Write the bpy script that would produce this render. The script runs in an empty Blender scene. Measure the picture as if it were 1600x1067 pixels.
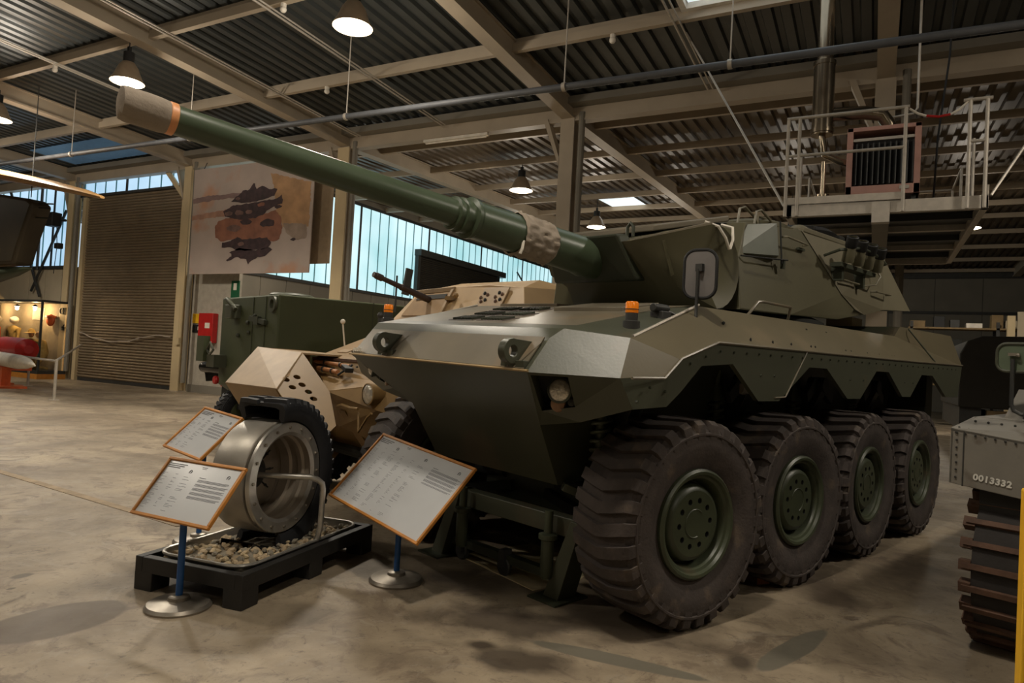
import bpy, bmesh, math, random
from math import sin, cos, pi, radians, sqrt, atan2
from mathutils import Vector, Matrix
random.seed(7)
C = bpy.context.scene.collection
sc = bpy.context.scene

# ------------------------------------------------------------------ camera
YAW, PITCH, ROLL = radians(28), radians(1.45), radians(3.15)
fw = Vector((-sin(YAW)*cos(PITCH), cos(YAW)*cos(PITCH), sin(PITCH)))
rt = Vector((cos(YAW), sin(YAW), 0)); up = rt.cross(fw)
cr = rt*cos(ROLL)+up*sin(ROLL); cu = -rt*sin(ROLL)+up*cos(ROLL)
cam = bpy.data.cameras.new('camera'); cam.sensor_width = 36; cam.lens = 1067/1600*36
cam.clip_end = 300; cam.clip_start = .05
co = bpy.data.objects.new('camera', cam); C.objects.link(co)
m = Matrix((cr, cu, -fw)).transposed().to_4x4(); m.translation = Vector((0, 0, 1.62)); co.matrix_world = m
sc.camera = co

# ------------------------------------------------------------------ exposure, sky, large lights
sc.view_settings.view_transform = 'Standard'; sc.view_settings.look = 'None'
sc.view_settings.gamma = 1; sc.view_settings.use_curve_mapping = False
sc.view_settings.exposure = 0.0
w = bpy.data.worlds.new('world'); sc.world = w; w.use_nodes = True
w.node_tree.nodes['Background'].inputs[0].default_value = (.55, .68, .80, 1)
w.node_tree.nodes['Background'].inputs[1].default_value = 1.0
LAMP_W = 280       # watts of each high-bay lamp
LAMP_COL = (1.0, .90, .76)
GLAZE = 1.3        # emission of the daylit glazing
LAMPS = [(-7.46, 8.10, 6.7, 1), (-13.36, 8.19, 6.7, 1), (-18.9, 8.47, 6.7, 1), (-9.6, 18.1, 6.7, .8), (-9.36, 23.8, 6.7, .8),
         (-1.2, 2.2, 6.9, .65), (-6.9, .6, 6.8, .4), (-12.5, .6, 6.8, .6), (4.6, 7.6, 6.8, .8), (4.2, -.6, 6.8, .25), (-1.2, -4.5, 6.8, .05), (-16.4, 15.6, 6.4, .4),
         (-25, 8.5, 6.7, 1), (-6.4, -5.5, 6.8, .08), (2.5, 26, 6.6, .6), (-2.8, 26, 6.5, .5), (-8, 29, 6.6, .7), (-14, 27, 6.6, .6)]

# ------------------------------------------------------------------ materials
def lin(c):
    return tuple(((x/255)/12.92 if x/255 <= .04045 else ((x/255+.055)/1.055)**2.4) for x in c)
def mat(name, col, rough=.6, metal=0., noise=.12, scale=6., bump=0., bscale=40., emit=0., spec=.5, wear=None, coords='Object', trans=0.):
    m = bpy.data.materials.new(name); m.use_nodes = True; nt = m.node_tree; N = nt.nodes; L = nt.links
    b = N['Principled BSDF']; c = lin(col)
    b.inputs['Roughness'].default_value = rough; b.inputs['Metallic'].default_value = metal
    b.inputs['Specular IOR Level'].default_value = spec
    tc = N.new('ShaderNodeTexCoord')
    nz = N.new('ShaderNodeTexNoise'); nz.inputs['Scale'].default_value = scale; nz.inputs['Detail'].default_value = 6
    L.new(tc.outputs[coords], nz.inputs['Vector'])
    cr_ = N.new('ShaderNodeValToRGB'); e = cr_.color_ramp.elements
    e[0].position = .3; e[1].position = .7
    e[0].color = tuple(max(0, x*(1-noise)) for x in c)+(1,); e[1].color = tuple(min(1, x*(1+noise)) for x in c)+(1,)
    L.new(nz.outputs['Fac'], cr_.inputs['Fac']); out = cr_.outputs['Color']
    if wear:
        wc, thr, ws = wear
        n2 = N.new('ShaderNodeTexNoise'); n2.inputs['Scale'].default_value = ws; n2.inputs['Detail'].default_value = 8
        L.new(tc.outputs[coords], n2.inputs['Vector'])
        r2 = N.new('ShaderNodeValToRGB'); r2.color_ramp.elements[0].position = thr; r2.color_ramp.elements[1].position = min(1, thr+.1)
        L.new(n2.outputs['Fac'], r2.inputs['Fac'])
        mx = N.new('ShaderNodeMix'); mx.data_type = 'RGBA'; L.new(r2.outputs['Color'], mx.inputs['Factor'])
        L.new(out, mx.inputs[6]); mx.inputs[7].default_value = lin(wc)+(1,); out = mx.outputs[2]
    L.new(out, b.inputs['Base Color'])
    if bump:
        n3 = N.new('ShaderNodeTexNoise'); n3.inputs['Scale'].default_value = bscale; n3.inputs['Detail'].default_value = 4
        L.new(tc.outputs[coords], n3.inputs['Vector'])
        bp = N.new('ShaderNodeBump'); bp.inputs['Strength'].default_value = bump; bp.inputs['Distance'].default_value = .01
        L.new(n3.outputs['Fac'], bp.inputs['Height']); L.new(bp.outputs['Normal'], b.inputs['Normal'])
    if emit:
        b.inputs['Emission Strength'].default_value = emit; L.new(out, b.inputs['Emission Color'])
    if trans: b.inputs['Transmission Weight'].default_value = trans
    return m

M = {}
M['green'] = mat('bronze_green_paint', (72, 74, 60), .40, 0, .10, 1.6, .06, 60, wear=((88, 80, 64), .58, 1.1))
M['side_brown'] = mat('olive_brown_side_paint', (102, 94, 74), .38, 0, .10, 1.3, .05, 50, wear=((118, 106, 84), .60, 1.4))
M['spring'] = mat('spring_paint', (92, 98, 82), .4, .2)
M['green_deck'] = mat('worn_lit_green_deck_paint', (112, 104, 88), .36, 0, .14, 2.0, .05, 30, wear=((128, 112, 90), .58, 2.2))  # hull green lightened so its colour carries the warm gloss on upper surfaces
M['green_dark'] = mat('dark_green_paint', (56, 60, 46), .5, 0, .12, 3)
M['turret'] = mat('turret_green_paint', (90, 86, 65), .5, 0, .08, 1.2, .05, 50, wear=((94, 86, 66), .58, .9))
M['turret_light'] = mat('light_camouflage_paint', (112, 106, 86), .5, 0, .08, 2)
M['barrel'] = mat('barrel_green_paint', (76, 88, 68), .34, 0, .07, 3, .03, 60)
M['canvas'] = mat('grey_canvas', (156, 143, 128), .9, 0, .1, 8, .35, 60)
M['copper'] = mat('copper_band', (232, 160, 106), .4, .0, .1, 20)
M['tyre'] = mat('dusty_tyre_rubber', (66, 58, 54), .82, 0, .22, 9, .3, 50, wear=((92, 80, 68), .58, 5))
M['tyre_black'] = mat('clean_tyre_rubber', (36, 37, 40), .6, 0, .15, 9, .1, 60)
M['black'] = mat('matt_black', (22, 22, 22), .6, 0, .1)
M['gloss_black'] = mat('gloss_black', (14, 16, 15), .15, 0, .1)
M['dark'] = mat('dark_cavity_paint', (30, 31, 27), .8)
M['dgrey'] = mat('dark_grey_metal', (62, 62, 60), .5, .3, .15)
M['steel'] = mat('brushed_steel', (190, 186, 178), .34, .75, .1, 14, .06, 90)
M['alu'] = mat('machined_aluminium', (172, 166, 156), .42, .6, .1, 6, .05, 60)
M['galv'] = mat('galvanised_steel', (188, 180, 168), .5, .35, .1, 12)
M['castiron'] = mat('cast_grey_metal', (150, 142, 130), .38, .7, .15, 12)
M['white_paint'] = mat('white_paint', (222, 214, 200), .6)
M['grey_struct'] = mat('warm_grey_structural_paint', (166, 152, 132), .55, 0, .08, 1.5)
M['cream'] = mat('cream_column_paint', (196, 176, 138), .6, 0, .08, 1.5)
M['sheet'] = mat('dark_corrugated_roof_sheet', (66, 69, 68), .42, .25, .15, 1.2)
M['sheet_far'] = mat('brown_corrugated_roof_sheet', (84, 72, 56), .45, .2, .15, 1.2)
M['wallpanel'] = mat('beige_wall_panel', (186, 172, 146), .6, 0, .1, 1)
M['wallgrey'] = mat('grey_wall_panel', (122, 116, 104), .6, 0, .1, 1)
M['door'] = mat('bronze_roller_shutter', (126, 110, 88), .5, .2, .12, 2)
M['door_dark'] = mat('dark_roller_shutter', (52, 48, 42), .5, .2, .12, 2)
M['tan'] = mat('underlit_sand_paint', (132, 104, 62), .55, 0, .10, 3, .05, 40, wear=((116, 94, 62), .60, 4))  # yellow light from below is mixed into this sand tone
M['tan_plate'] = mat('light_sand_plate', (150, 126, 94), .5, 0, .12, 5)
M['olive'] = mat('olive_drab_paint', (62, 68, 42), .55, 0, .10, 2, wear=((54, 62, 46), .55, .6))
M['tankgrey'] = mat('grey_tank_paint', (120, 116, 108), .5, 0, .1, 3, .08, 40, wear=((96, 88, 78), .6, 5))
M['track'] = mat('track_rubber', (40, 36, 34), .8, 0, .2, 10, .3, 30)
M['rust'] = mat('rusty_track_steel', (88, 64, 50), .75, .1, .3, 12, .3, 40)
M['wood'] = mat('oak_frame_wood', (190, 126, 52), .45, 0, .14, 9, .06, 80)
M['paper'] = mat('printed_paper_behind_glass', (196, 198, 200), .22, 0, .02)
M['ink'] = mat('grey_print', (112, 112, 118), .5)
M['ink_dark'] = mat('dark_print', (60, 58, 60), .5)
M['blue'] = mat('blue_pole_paint', (30, 84, 146), .4, 0, .1)
M['blackwood'] = mat('black_painted_wood', (36, 35, 34), .5, 0, .2, 8, .15, 30, wear=((70, 64, 58), .68, 9))
M['stone'] = [mat('gravel_stone_%s' % n, c, .85, 0, .2, 20, .3, 40) for n, c in (('tan', (172, 152, 122)), ('grey', (140, 132, 116)), ('buff', (196, 176, 142)))]
M['amber'] = mat('amber_lens', (224, 120, 24), .2, 0, .1, emit=.15)
M['glass_lens'] = mat('headlight_lens', (196, 190, 178), .12, .55, .25, 30, .5, 60)
M['pink'] = mat('pinkish_heater_casing', (186, 140, 126), .5, 0, .08)
M['chrome'] = mat('stainless_flue', (150, 138, 120), .22, .95, .1, 3, .1, 6)
M['red'] = mat('red_paint', (176, 30, 28), .45)
M['orange'] = mat('orange_paint', (206, 92, 40), .5)
M['yellow'] = mat('yellow_paint', (230, 176, 30), .5)
M['signgreen'] = mat('green_sign', (20, 92, 58), .5)
M['khaki'] = mat('khaki_cloth', (170, 142, 84), .9, 0, .2, 12)
M['skin'] = mat('mannequin_skin', (196, 150, 110), .6)
M['lampon'] = mat('lamp_glow', (255, 240, 214), .5, emit=9)
M['lampcap'] = mat('lamp_reflector', (176, 158, 136), .4, .3)
M['poster'] = mat('poster_sand_and_sky', (178, 162, 152), .6, 0, .12, .9, wear=((184, 140, 112), .56, .7))
M['posterdark'] = mat('poster_dark_vehicle_print', (58, 38, 40), .6, 0, .5, 5)
M['posterdust'] = mat('poster_dust_print', (142, 92, 70), .6, 0, .3, 3)
M['shelf'] = mat('brown_shelf_boards', (120, 98, 62), .6, 0, .15)
M['sheetfloor'] = mat('laid_pale_sheet', (214, 198, 160), .7, 0, .3, 5, .2, 20)

def glazing():
    m = bpy.data.materials.new('daylit_channel_glass'); m.use_nodes = True; nt = m.node_tree; N = nt.nodes; L = nt.links
    b = N['Principled BSDF']; tc = N.new('ShaderNodeTexCoord'); nz = N.new('ShaderNodeTexNoise'); nz.inputs['Scale'].default_value = .35
    L.new(tc.outputs['Object'], nz.inputs['Vector']); r = N.new('ShaderNodeValToRGB')
    r.color_ramp.elements[0].color = lin((148, 196, 202))+(1,); r.color_ramp.elements[1].color = lin((192, 222, 228))+(1,)
    r.color_ramp.elements[0].position = .35; r.color_ramp.elements[1].position = .65
    L.new(nz.outputs['Fac'], r.inputs['Fac']); L.new(r.outputs['Color'], b.inputs['Emission Color'])
    b.inputs['Emission Strength'].default_value = GLAZE; b.inputs['Base Color'].default_value = (.25, .34, .36, 1); b.inputs['Roughness'].default_value = .3
    return m
M['glaze'] = glazing()
def glazing_blue():
    m = M['glaze'].copy(); m.name = 'daylit_blue_glass'
    for n in m.node_tree.nodes:
        if n.type == 'VALTORGB':
            n.color_ramp.elements[0].color = lin((150, 184, 210))+(1,); n.color_ramp.elements[1].color = lin((176, 204, 226))+(1,)
    return m
M['glaze_blue'] = glazing_blue()
M['skylight'] = mat('skylight_panel', (226, 238, 246), .5, emit=.9)

def floor_mat():
    m = bpy.data.materials.new('stained_concrete'); m.use_nodes = True; nt = m.node_tree; N = nt.nodes; L = nt.links
    b = N['Principled BSDF']; tc = N.new('ShaderNodeTexCoord'); V = tc.outputs['Object']
    def noise(s, d=8, dist=0., rough=.6):
        n = N.new('ShaderNodeTexNoise'); n.inputs['Scale'].default_value = s; n.inputs['Detail'].default_value = d
        n.inputs['Distortion'].default_value = dist; n.inputs['Roughness'].default_value = rough; L.new(V, n.inputs['Vector']); return n.outputs['Fac']
    def ramp(f, p0, p1, c0, c1):
        r = N.new('ShaderNodeValToRGB'); r.color_ramp.elements[0].position = p0; r.color_ramp.elements[1].position = p1
        r.color_ramp.elements[0].color = c0+(1,); r.color_ramp.elements[1].color = c1+(1,); L.new(f, r.inputs['Fac']); return r.outputs['Color']
    def mix(f, a, c, fac=None):
        x = N.new('ShaderNodeMix'); x.data_type = 'RGBA'
        if fac is None: L.new(f, x.inputs['Factor'])
        else: x.inputs['Factor'].default_value = fac
        L.new(a, x.inputs[6])
        if isinstance(c, tuple): x.inputs[7].default_value = c+(1,)
        else: L.new(c, x.inputs[7])
        return x.outputs[2]
    base = ramp(noise(.9, 10, .4, .65), .32, .68, lin((104, 92, 76)), lin((172, 156, 132)))
    bk = (0., 0., 0.); wh = (1., 1., 1.)
    def math_(op, a, c=None, d=None):
        n = N.new('ShaderNodeMath'); n.operation = op
        for i, q in enumerate((a, c, d)):
            if q is None: continue
            if isinstance(q, (int, float)): n.inputs[i].default_value = q
            else: L.new(q, n.inputs[i])
        return n.outputs[0]
    col = mix(ramp(noise(2.2, 9, 1.2, .7), .52, .62, bk, wh), base, lin((116, 102, 86)))
    col = mix(ramp(noise(5.5, 9, 2.0, .75), .56, .68, bk, (.75,)*3), col, lin((84, 73, 63)))
    col = mix(ramp(noise(1.3, 10, 3.0, .8), .55, .60, bk, (.5,)*3), col, lin((150, 140, 124)))
    col = mix(ramp(noise(26, 4, .5), .62, .7, bk, (.5,)*3), col, lin((84, 74, 64)))
    # stains and other marks with a shape of their own: (x, y, rx, ry, rotation, darkness)
    sep = N.new('ShaderNodeSeparateXYZ')
    wob = N.new('ShaderNodeTexNoise'); wob.inputs['Scale'].default_value = 3.5; wob.inputs['Detail'].default_value = 5; L.new(V, wob.inputs['Vector'])
    L.new(V, sep.inputs[0])
    def blob(x, y, rx, ry, ang, c, k, soft=.25, wobble=.6):
        nonlocal col
        dx = math_('SUBTRACT', sep.outputs[0], x); dy = math_('SUBTRACT', sep.outputs[1], y)
        a = math_('ADD', math_('MULTIPLY', dx, cos(ang)/rx), math_('MULTIPLY', dy, sin(ang)/rx))
        e = math_('ADD', math_('MULTIPLY', dx, -sin(ang)/ry), math_('MULTIPLY', dy, cos(ang)/ry))
        d = math_('SQRT', math_('ADD', math_('MULTIPLY', a, a), math_('MULTIPLY', e, e)))
        d = math_('ADD', d, math_('MULTIPLY', math_('SUBTRACT', wob.outputs['Fac'], .5), wobble))
        f = ramp(d, 1-soft, 1+soft*.2, (k,)*3, bk)
        col = mix(f, col, c)
    for s in FLOOR_MARKS: blob(*s)
    L.new(col, b.inputs['Base Color'])
    rr = N.new('ShaderNodeMapRange'); L.new(noise(3, 6, .5), rr.inputs[0]); rr.inputs[3].default_value = .38; rr.inputs[4].default_value = .72
    L.new(rr.outputs[0], b.inputs['Roughness'])
    bp = N.new('ShaderNodeBump'); bp.inputs['Strength'].default_value = .12; bp.inputs['Distance'].default_value = .01
    L.new(noise(18, 8), bp.inputs['Height']); L.new(bp.outputs['Normal'], b.inputs['Normal'])
    return m
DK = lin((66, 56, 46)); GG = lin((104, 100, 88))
FLOOR_MARKS = [(-4.03, 2.28, .25, .40, -.12, lin((86, 74, 60)), .85, .10, .22), (-4.95, 2.56, .05, .08, 0, DK, .7, .3, .5), (-4.75, 2.40, .02, .03, 0, DK, .7, .3, .5),
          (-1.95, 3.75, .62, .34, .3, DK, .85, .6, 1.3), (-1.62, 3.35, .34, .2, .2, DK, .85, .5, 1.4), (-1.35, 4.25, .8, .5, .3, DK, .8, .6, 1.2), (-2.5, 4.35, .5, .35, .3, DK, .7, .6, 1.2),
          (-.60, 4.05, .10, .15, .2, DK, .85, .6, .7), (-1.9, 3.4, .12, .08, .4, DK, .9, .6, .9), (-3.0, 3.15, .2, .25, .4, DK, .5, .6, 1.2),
          (.35, 6.9, .5, 1.2, .1, DK, .75, .8, 1.1), (-.25, 5.75, .3, .6, .3, DK, .7, .7, 1.3), (.05, 5.2, .05, .4, -.5, DK, .6, .7, 1.0),  # soft dark areas on the floor beside the wheels
          (-1.22, 3.66, .52, .075, .10, GG, .9, .10, .3), (-.36, 4.42, .085, .48, -.30, GG, .9, .10, .35), (-13, 8, 3, 1.0, .2, lin((100, 86, 68)), .5, .6, 1), (-9, 6.0, 1.5, .2, .1, lin((100, 86, 68)), .5, .6, 1)]
M['floor'] = floor_mat()

# ------------------------------------------------------------------ mesh helpers
class MB:
    def __init__(s): s.v = []; s.f = []; s.mi = []
    def add(s, vs, fs, m=0):
        n = len(s.v); s.v += [tuple(x) for x in vs]; s.f += [tuple(i+n for i in f) for f in fs]; s.mi += [m]*len(fs); return s
    def box(s, c, d, rz=0, m=0, R=None):
        x, y, z = d[0]/2, d[1]/2, d[2]/2
        vs = [Vector((a*x, b*y, e*z)) for a in (-1, 1) for b in (-1, 1) for e in (-1, 1)]
        if rz: R = Matrix.Rotation(rz, 3, 'Z')
        if R is not None: vs = [R @ v for v in vs]
        vs = [v+Vector(c) for v in vs]
        return s.add(vs, [(0, 1, 3, 2), (4, 6, 7, 5), (0, 4, 5, 1), (2, 3, 7, 6), (0, 2, 6, 4), (1, 5, 7, 3)], m)
    def bb(s, a, b, m=0):
        return s.box([(a[i]+b[i])/2 for i in range(3)], [abs(b[i]-a[i]) for i in range(3)], m=m)
    def beam(s, p0, p1, wd, h, m=0, upv=(0, 0, 1)):
        p0 = Vector(p0); p1 = Vector(p1); d = (p1-p0).normalized(); x = d.cross(Vector(upv)).normalized(); y = x.cross(d)
        vs = [p+x*a*wd/2+y*b*h/2 for p in (p0, p1) for a, b in ((-1, -1), (1, -1), (1, 1), (-1, 1))]
        return s.add(vs, [(0, 1, 2, 3), (4, 7, 6, 5), (0, 4, 5, 1), (1, 5, 6, 2), (2, 6, 7, 3), (3, 7, 4, 0)], m)
    def tube(s, path, r, n=8, m=0, closed=False, caps=True):
        P = [Vector(p) for p in path]; k = len(P); rr = r if isinstance(r, (list, tuple)) else [r]*k
        prev = None; rings = []
        for i in range(k):
            if closed: d = (P[(i+1) % k]-P[i-1]).normalized()
            else: d = ((P[min(i+1, k-1)]-P[max(i-1, 0)])).normalized()
            if prev is None:
                a = Vector((0, 0, 1)) if abs(d.z) < .9 else Vector((1, 0, 0)); x = d.cross(a).normalized()
            else: x = (prev-d*prev.dot(d)).normalized()
            prev = x; y = d.cross(x)
            rings.append([P[i]+(x*cos(2*pi*j/n)+y*sin(2*pi*j/n))*rr[i] for j in range(n)])
        vs = [v for q in rings for v in q]; fs = []
        for i in range(k if closed else k-1):
            for j in range(n):
                a = i*n+j; b = i*n+(j+1) % n; c = ((i+1) % k)*n+(j+1) % n; d = ((i+1) % k)*n+j; fs.append((a, b, c, d))
        if caps and not closed: fs += [tuple(range(n))[::-1], tuple(range((k-1)*n, k*n))]
        return s.add(vs, fs, m)
    def lathe(s, prof, n=32, c=(0, 0, 0), ax='z', m=0, R=None, a0=0, a1=2*pi, capends=False):
        full = abs(a1-a0-2*pi) < 1e-6; k = n if full else n+1; vs = []
        for i in range(k):
            t = a0+(a1-a0)*i/n
            for r, h in prof:
                if ax == 'z': v = Vector((r*cos(t), r*sin(t), h))
                elif ax == 'y': v = Vector((r*cos(t), h, r*sin(t)))
                else: v = Vector((h, r*cos(t), r*sin(t)))
                if R is not None: v = R @ v
                vs.append(v+Vector(c))
        q = len(prof); fs = []
        for i in range(n):
            for j in range(q-1):
                a = i*q+j; b = ((i+1) % k)*q+j
                fs.append((a, a+1, b+1, b))
        if capends and not full: fs += [tuple(range(q)), tuple(range(n*q, n*q+q))]
        return s.add(vs, fs, m)
    def disc(s, c, r, nrm, n=24, m=0, th=.004):
        c = Vector(c); nn = Vector(nrm).normalized(); return s.tube([c, c+nn*th], r, n, m)
    def poly(s, pts, off, m=0):
        """extrude polygon pts by vector off"""
        P = [Vector(p) for p in pts]; o = Vector(off); n = len(P)
        return s.add(P+[p+o for p in P], [tuple(range(n)), tuple(range(n, 2*n))[::-1]]+[(i, (i+1) % n, n+(i+1) % n, n+i) for i in range(n)], m)
    def sphere(s, c, r, n=12, m=0, sc_=(1, 1, 1)):
        vs = []; fs = []; k = n//2
        for i in range(1, k):
            for j in range(n):
                a = pi*i/k; b = 2*pi*j/n; vs.append((c[0]+r*sc_[0]*sin(a)*cos(b), c[1]+r*sc_[1]*sin(a)*sin(b), c[2]+r*sc_[2]*cos(a)))
        vs += [(c[0], c[1], c[2]+r*sc_[2]), (c[0], c[1], c[2]-r*sc_[2])]; T = len(vs)-2
        for i in range(k-2):
            for j in range(n): fs.append((i*n+j, (i+1)*n+j, (i+1)*n+(j+1) % n, i*n+(j+1) % n))
        for j in range(n): fs += [(T, j, (j+1) % n), (T+1, (k-2)*n+(j+1) % n, (k-2)*n+j)]
        return s.add(vs, fs, m)
    def mesh(s, name, mats, smooth=35):
        me = bpy.data.meshes.new(name); me.from_pydata([tuple(v) for v in s.v], [], s.f)
        mats = mats if isinstance(mats, (list, tuple)) else [mats]
        for x in mats: me.materials.append(M[x] if isinstance(x, str) else x)
        if len(mats) > 1: me.polygons.foreach_set('material_index', s.mi)
        bm = bmesh.new(); bm.from_mesh(me); bmesh.ops.recalc_face_normals(bm, faces=bm.faces); bm.to_mesh(me); bm.free()
        if smooth:
            me.shade_smooth()
            me.set_sharp_from_angle(angle=radians(smooth))
        return me
def obj(name, mb, mats, parent=None, smooth=35, bevel=0, loc=None):
    me = mb.mesh(name, mats, smooth) if isinstance(mb, MB) else mb
    o = bpy.data.objects.new(name, me); C.objects.link(o)
    if parent: o.parent = parent
    if loc: o.location = loc
    if bevel:
        b = o.modifiers.new('bevel', 'BEVEL'); b.width = bevel; b.segments = 2; b.limit_method = 'ANGLE'; b.angle_limit = radians(35)
        b.harden_normals = False
    return o
def tag(o, label=None, cat=None, group=None, kind=None):
    if label: o['label'] = label
    if cat: o['category'] = cat
    if group: o['group'] = group
    if kind: o['kind'] = kind
    return o
def thing(name, label, cat, loc=(0, 0, 0), rz=0, group=None):
    o = bpy.data.objects.new(name, None); C.objects.link(o); o.empty_display_size = .1
    o.location = loc; o.rotation_euler = (0, 0, rz); return tag(o, label, cat, group)
def struct(name, mb, mats, parent=None, **k):
    o = obj(name, mb, mats, parent, **k)
    if parent is None: o['kind'] = 'structure'
    return o
def sroot(name):
    o = bpy.data.objects.new(name, None); C.objects.link(o); o['kind'] = 'structure'; return o
def copy_tree(o, parent=None):
    c = o.copy(); C.objects.link(c); c.parent = parent
    for ch in list(o.children): copy_tree(ch, c)
    return c

# ================================================================== THE HALL
VY = 14.3; SL = .042
def roofz(y, z0=7.6):
    return z0+SL*abs(y-VY) if y < 32 else z0+SL*(32-VY)-SL*(y-32)
X0, X1, Y0, Y1 = -40, 14, -12, 50
struct('floor', MB().bb((X0, Y0, -.2), (X1, Y1, 0)), 'floor')
# concrete joint in the floor
jm = MB(); jm.beam((-20, 5.05, .002), (-5.3, 4.0, .002), .09, .006)
jt = struct('trim_1', jm, mat('joint_mortar', (150, 132, 108), .8, 0, .3, 6, .4, 20))

# corrugated roof, one sheet run per slope
def corrugated(name, xa, xb, ya, yb, material, dz=0, pitch=.30, parent=None):
    b = MB(); prof = []; x = xa
    while x < xb:
        prof += [(x, 0), (x+pitch*.50, 0), (x+pitch*.60, .07), (x+pitch*.90, .07)]; x += pitch
    vs = [(px, y, roofz(y)+pz+dz) for y in (ya, yb) for px, pz in prof]; n = len(prof)
    b.add(vs, [(i, i+1, n+i+1, n+i) for i in range(n-1)])
    return obj(name, b, material, parent, smooth=0)
ceil = sroot('ceiling')
corrugated('roof_sheet', X0, X1, Y0, 11.3, 'sheet', parent=ceil); corrugated('roof_sheet', X0, X1, 11.3, VY, 'sheet', parent=ceil)
corrugated('roof_sheet', X0, X1, VY, 32, 'sheet_far', parent=ceil); corrugated('roof_sheet', X0, X1, 32, Y1, 'sheet_far', parent=ceil)
# top cover so no daylight leaks between the ribs
cv = MB(); cv.bb((X0-.5, Y0-.5, 9.3), (X1+.5, Y1+.5, 9.4)); obj('roof_cover', cv, 'dark', ceil)
obj('skylight_panel', MB().add([(-2.95, 8.7, roofz(8.7)-.05), (-.35, 8.7, roofz(8.7)-.05), (-.35, 11.1, roofz(11.1)-.05), (-2.95, 11.1, roofz(11.1)-.05)], [(0, 1, 2, 3)]), 'skylight', ceil)
fr = MB()
for xx in (-3.02, -.28): fr.beam((xx, 8.6, roofz(8.6)-.08), (xx, 11.2, roofz(11.2)-.08), .10, .14)
for yy in (8.62, 11.15): fr.beam((-3.05, yy, roofz(yy)-.08), (-.25, yy, roofz(yy)-.08), .10, .14)
obj('skylight_frame', fr, 'white_paint', ceil)
obj('far_skylight', MB().add([(-9.6, 24.5, roofz(24.5)-.1), (-8.2, 24.5, roofz(24.5)-.1), (-8.2, 27, roofz(27)-.1), (-9.6, 27, roofz(27)-.1)], [(0, 1, 2, 3)]), 'skylight', ceil)
for (xa, xb) in ((-26, -19.6), (-13, -8)):   # pale roof lights over the far glazing
    obj('far_skylight', MB().add([(xa+1, 12.2, roofz(12.2)-.04), (xb-1, 12.2, roofz(12.2)-.04), (xb-1, 13.7, roofz(13.7)-.04), (xa+1, 13.7, roofz(13.7)-.04)], [(0, 1, 2, 3)]), mat('dim_roof_light', (64, 96, 122), .4, emit=.25), ceil) if xa == -26 else None

COLX = [-32.4, -25.95, -19.55, -13.05, -6.4, 0, 6.4, 12.8]
def ibeam(b, p0, p1, wd, h, tf=.04, tw=.22):
    p0 = Vector(p0); p1 = Vector(p1); u = Vector((0, 0, 1))
    b.beam(p0+u*(h/2-tf/2), p1+u*(h/2-tf/2), wd, tf); b.beam(p0-u*(h/2-tf/2), p1-u*(h/2-tf/2), wd, tf); b.beam(p0, p1, tw, h-2*tf)
for i, x in enumerate(COLX):
    r = sroot('trim_2' if i == 0 else 'trim_2')
    b = MB(); ibeam(b, (x, VY-.1, roofz(VY)-.22), (x, -11.9, roofz(-11.9)-.22), .30, .40); obj('rafter', b, 'grey_struct', r, smooth=0)
    b = MB(); ibeam(b, (x, VY+.1, roofz(VY)-.22), (x, 32, roofz(32)-.22), .30, .40); obj('rafter', b, 'grey_struct', r, smooth=0)
    b = MB(); ibeam(b, (x, 32, roofz(32)-.22), (x, 49.9, roofz(49.9)-.22), .34, .52); obj('rafter', b, 'grey_struct', r, smooth=0)
    # column: H section with its brace
    b = MB(); hw = .17
    b.bb((x-hw, VY-.15, 0), (x+hw, VY-.11, 7.2)); b.bb((x-hw, VY+.11, 0), (x+hw, VY+.15, 7.2)); b.bb((x-.03, VY-.12, 0), (x+.03, VY+.12, 7.2))
    obj('column', b, 'cream' if x < -19 else 'grey_struct', r, smooth=0)
    b = MB(); b.poly([(x-.62, VY-.16, 7.22), (x-.17, VY-.16, 6.1), (x-.17, VY-.16, 6.3), (x-.50, VY-.16, 7.22)], (0, .24, 0)); obj('knee_brace', b, 'grey_struct', r, smooth=0)
    b = MB(); b.tube([(x+.34, VY-.1, .3), (x+.34, VY-.1, 7.3)], .075, 10); obj('downpipe', b, 'wallgrey', r)
    b = MB(); b.bb((x-.22, VY-.2, 0), (x+.22, VY+.2, .03)); obj('base_plate', b, 'grey_struct', r)
    if abs(x+13.05) < .1:
        b = MB(); b.bb((x-.2, VY-.19, 0), (x+.2, VY-.152, 7.15)); obj('casing', b, 'cream', r)
# purlins and the valley beam
pr = sroot('trim_3')
for y in (-8.9, -6.0, -3.1, -.3, 2.6, 5.5, 8.35, 11.25):
    b = MB(); b.beam((X0, y, roofz(y)-.20), (X1, y, roofz(y)-.20), .11, .16); b.beam((X0, y+.05, roofz(y)-.11), (X1, y+.05, roofz(y)-.11), .05, .22); obj('purlin', b, 'grey_struct', pr, smooth=0)
for y in (15.6, 18.1, 20.9, 23.6, 26.1, 28.9, 31.7, 34.5, 37.5, 40.5, 43.5, 46.5):
    b = MB(); b.beam((X0, y, roofz(y)-.18), (X1, y, roofz(y)-.18), .10, .18); obj('purlin', b, 'grey_struct', pr, smooth=0)
b = MB(); ibeam(b, (X0, VY, 7.30), (X1, VY, 7.30), .26, .36); obj('valley_beam', b, 'grey_struct', pr, smooth=0)
b = MB(); b.beam((X0, VY-.28, 7.5), (X1, VY-.28, 7.5), .3, .16); obj('valley_gutter', b, 'wallgrey', pr, smooth=0)
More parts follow.
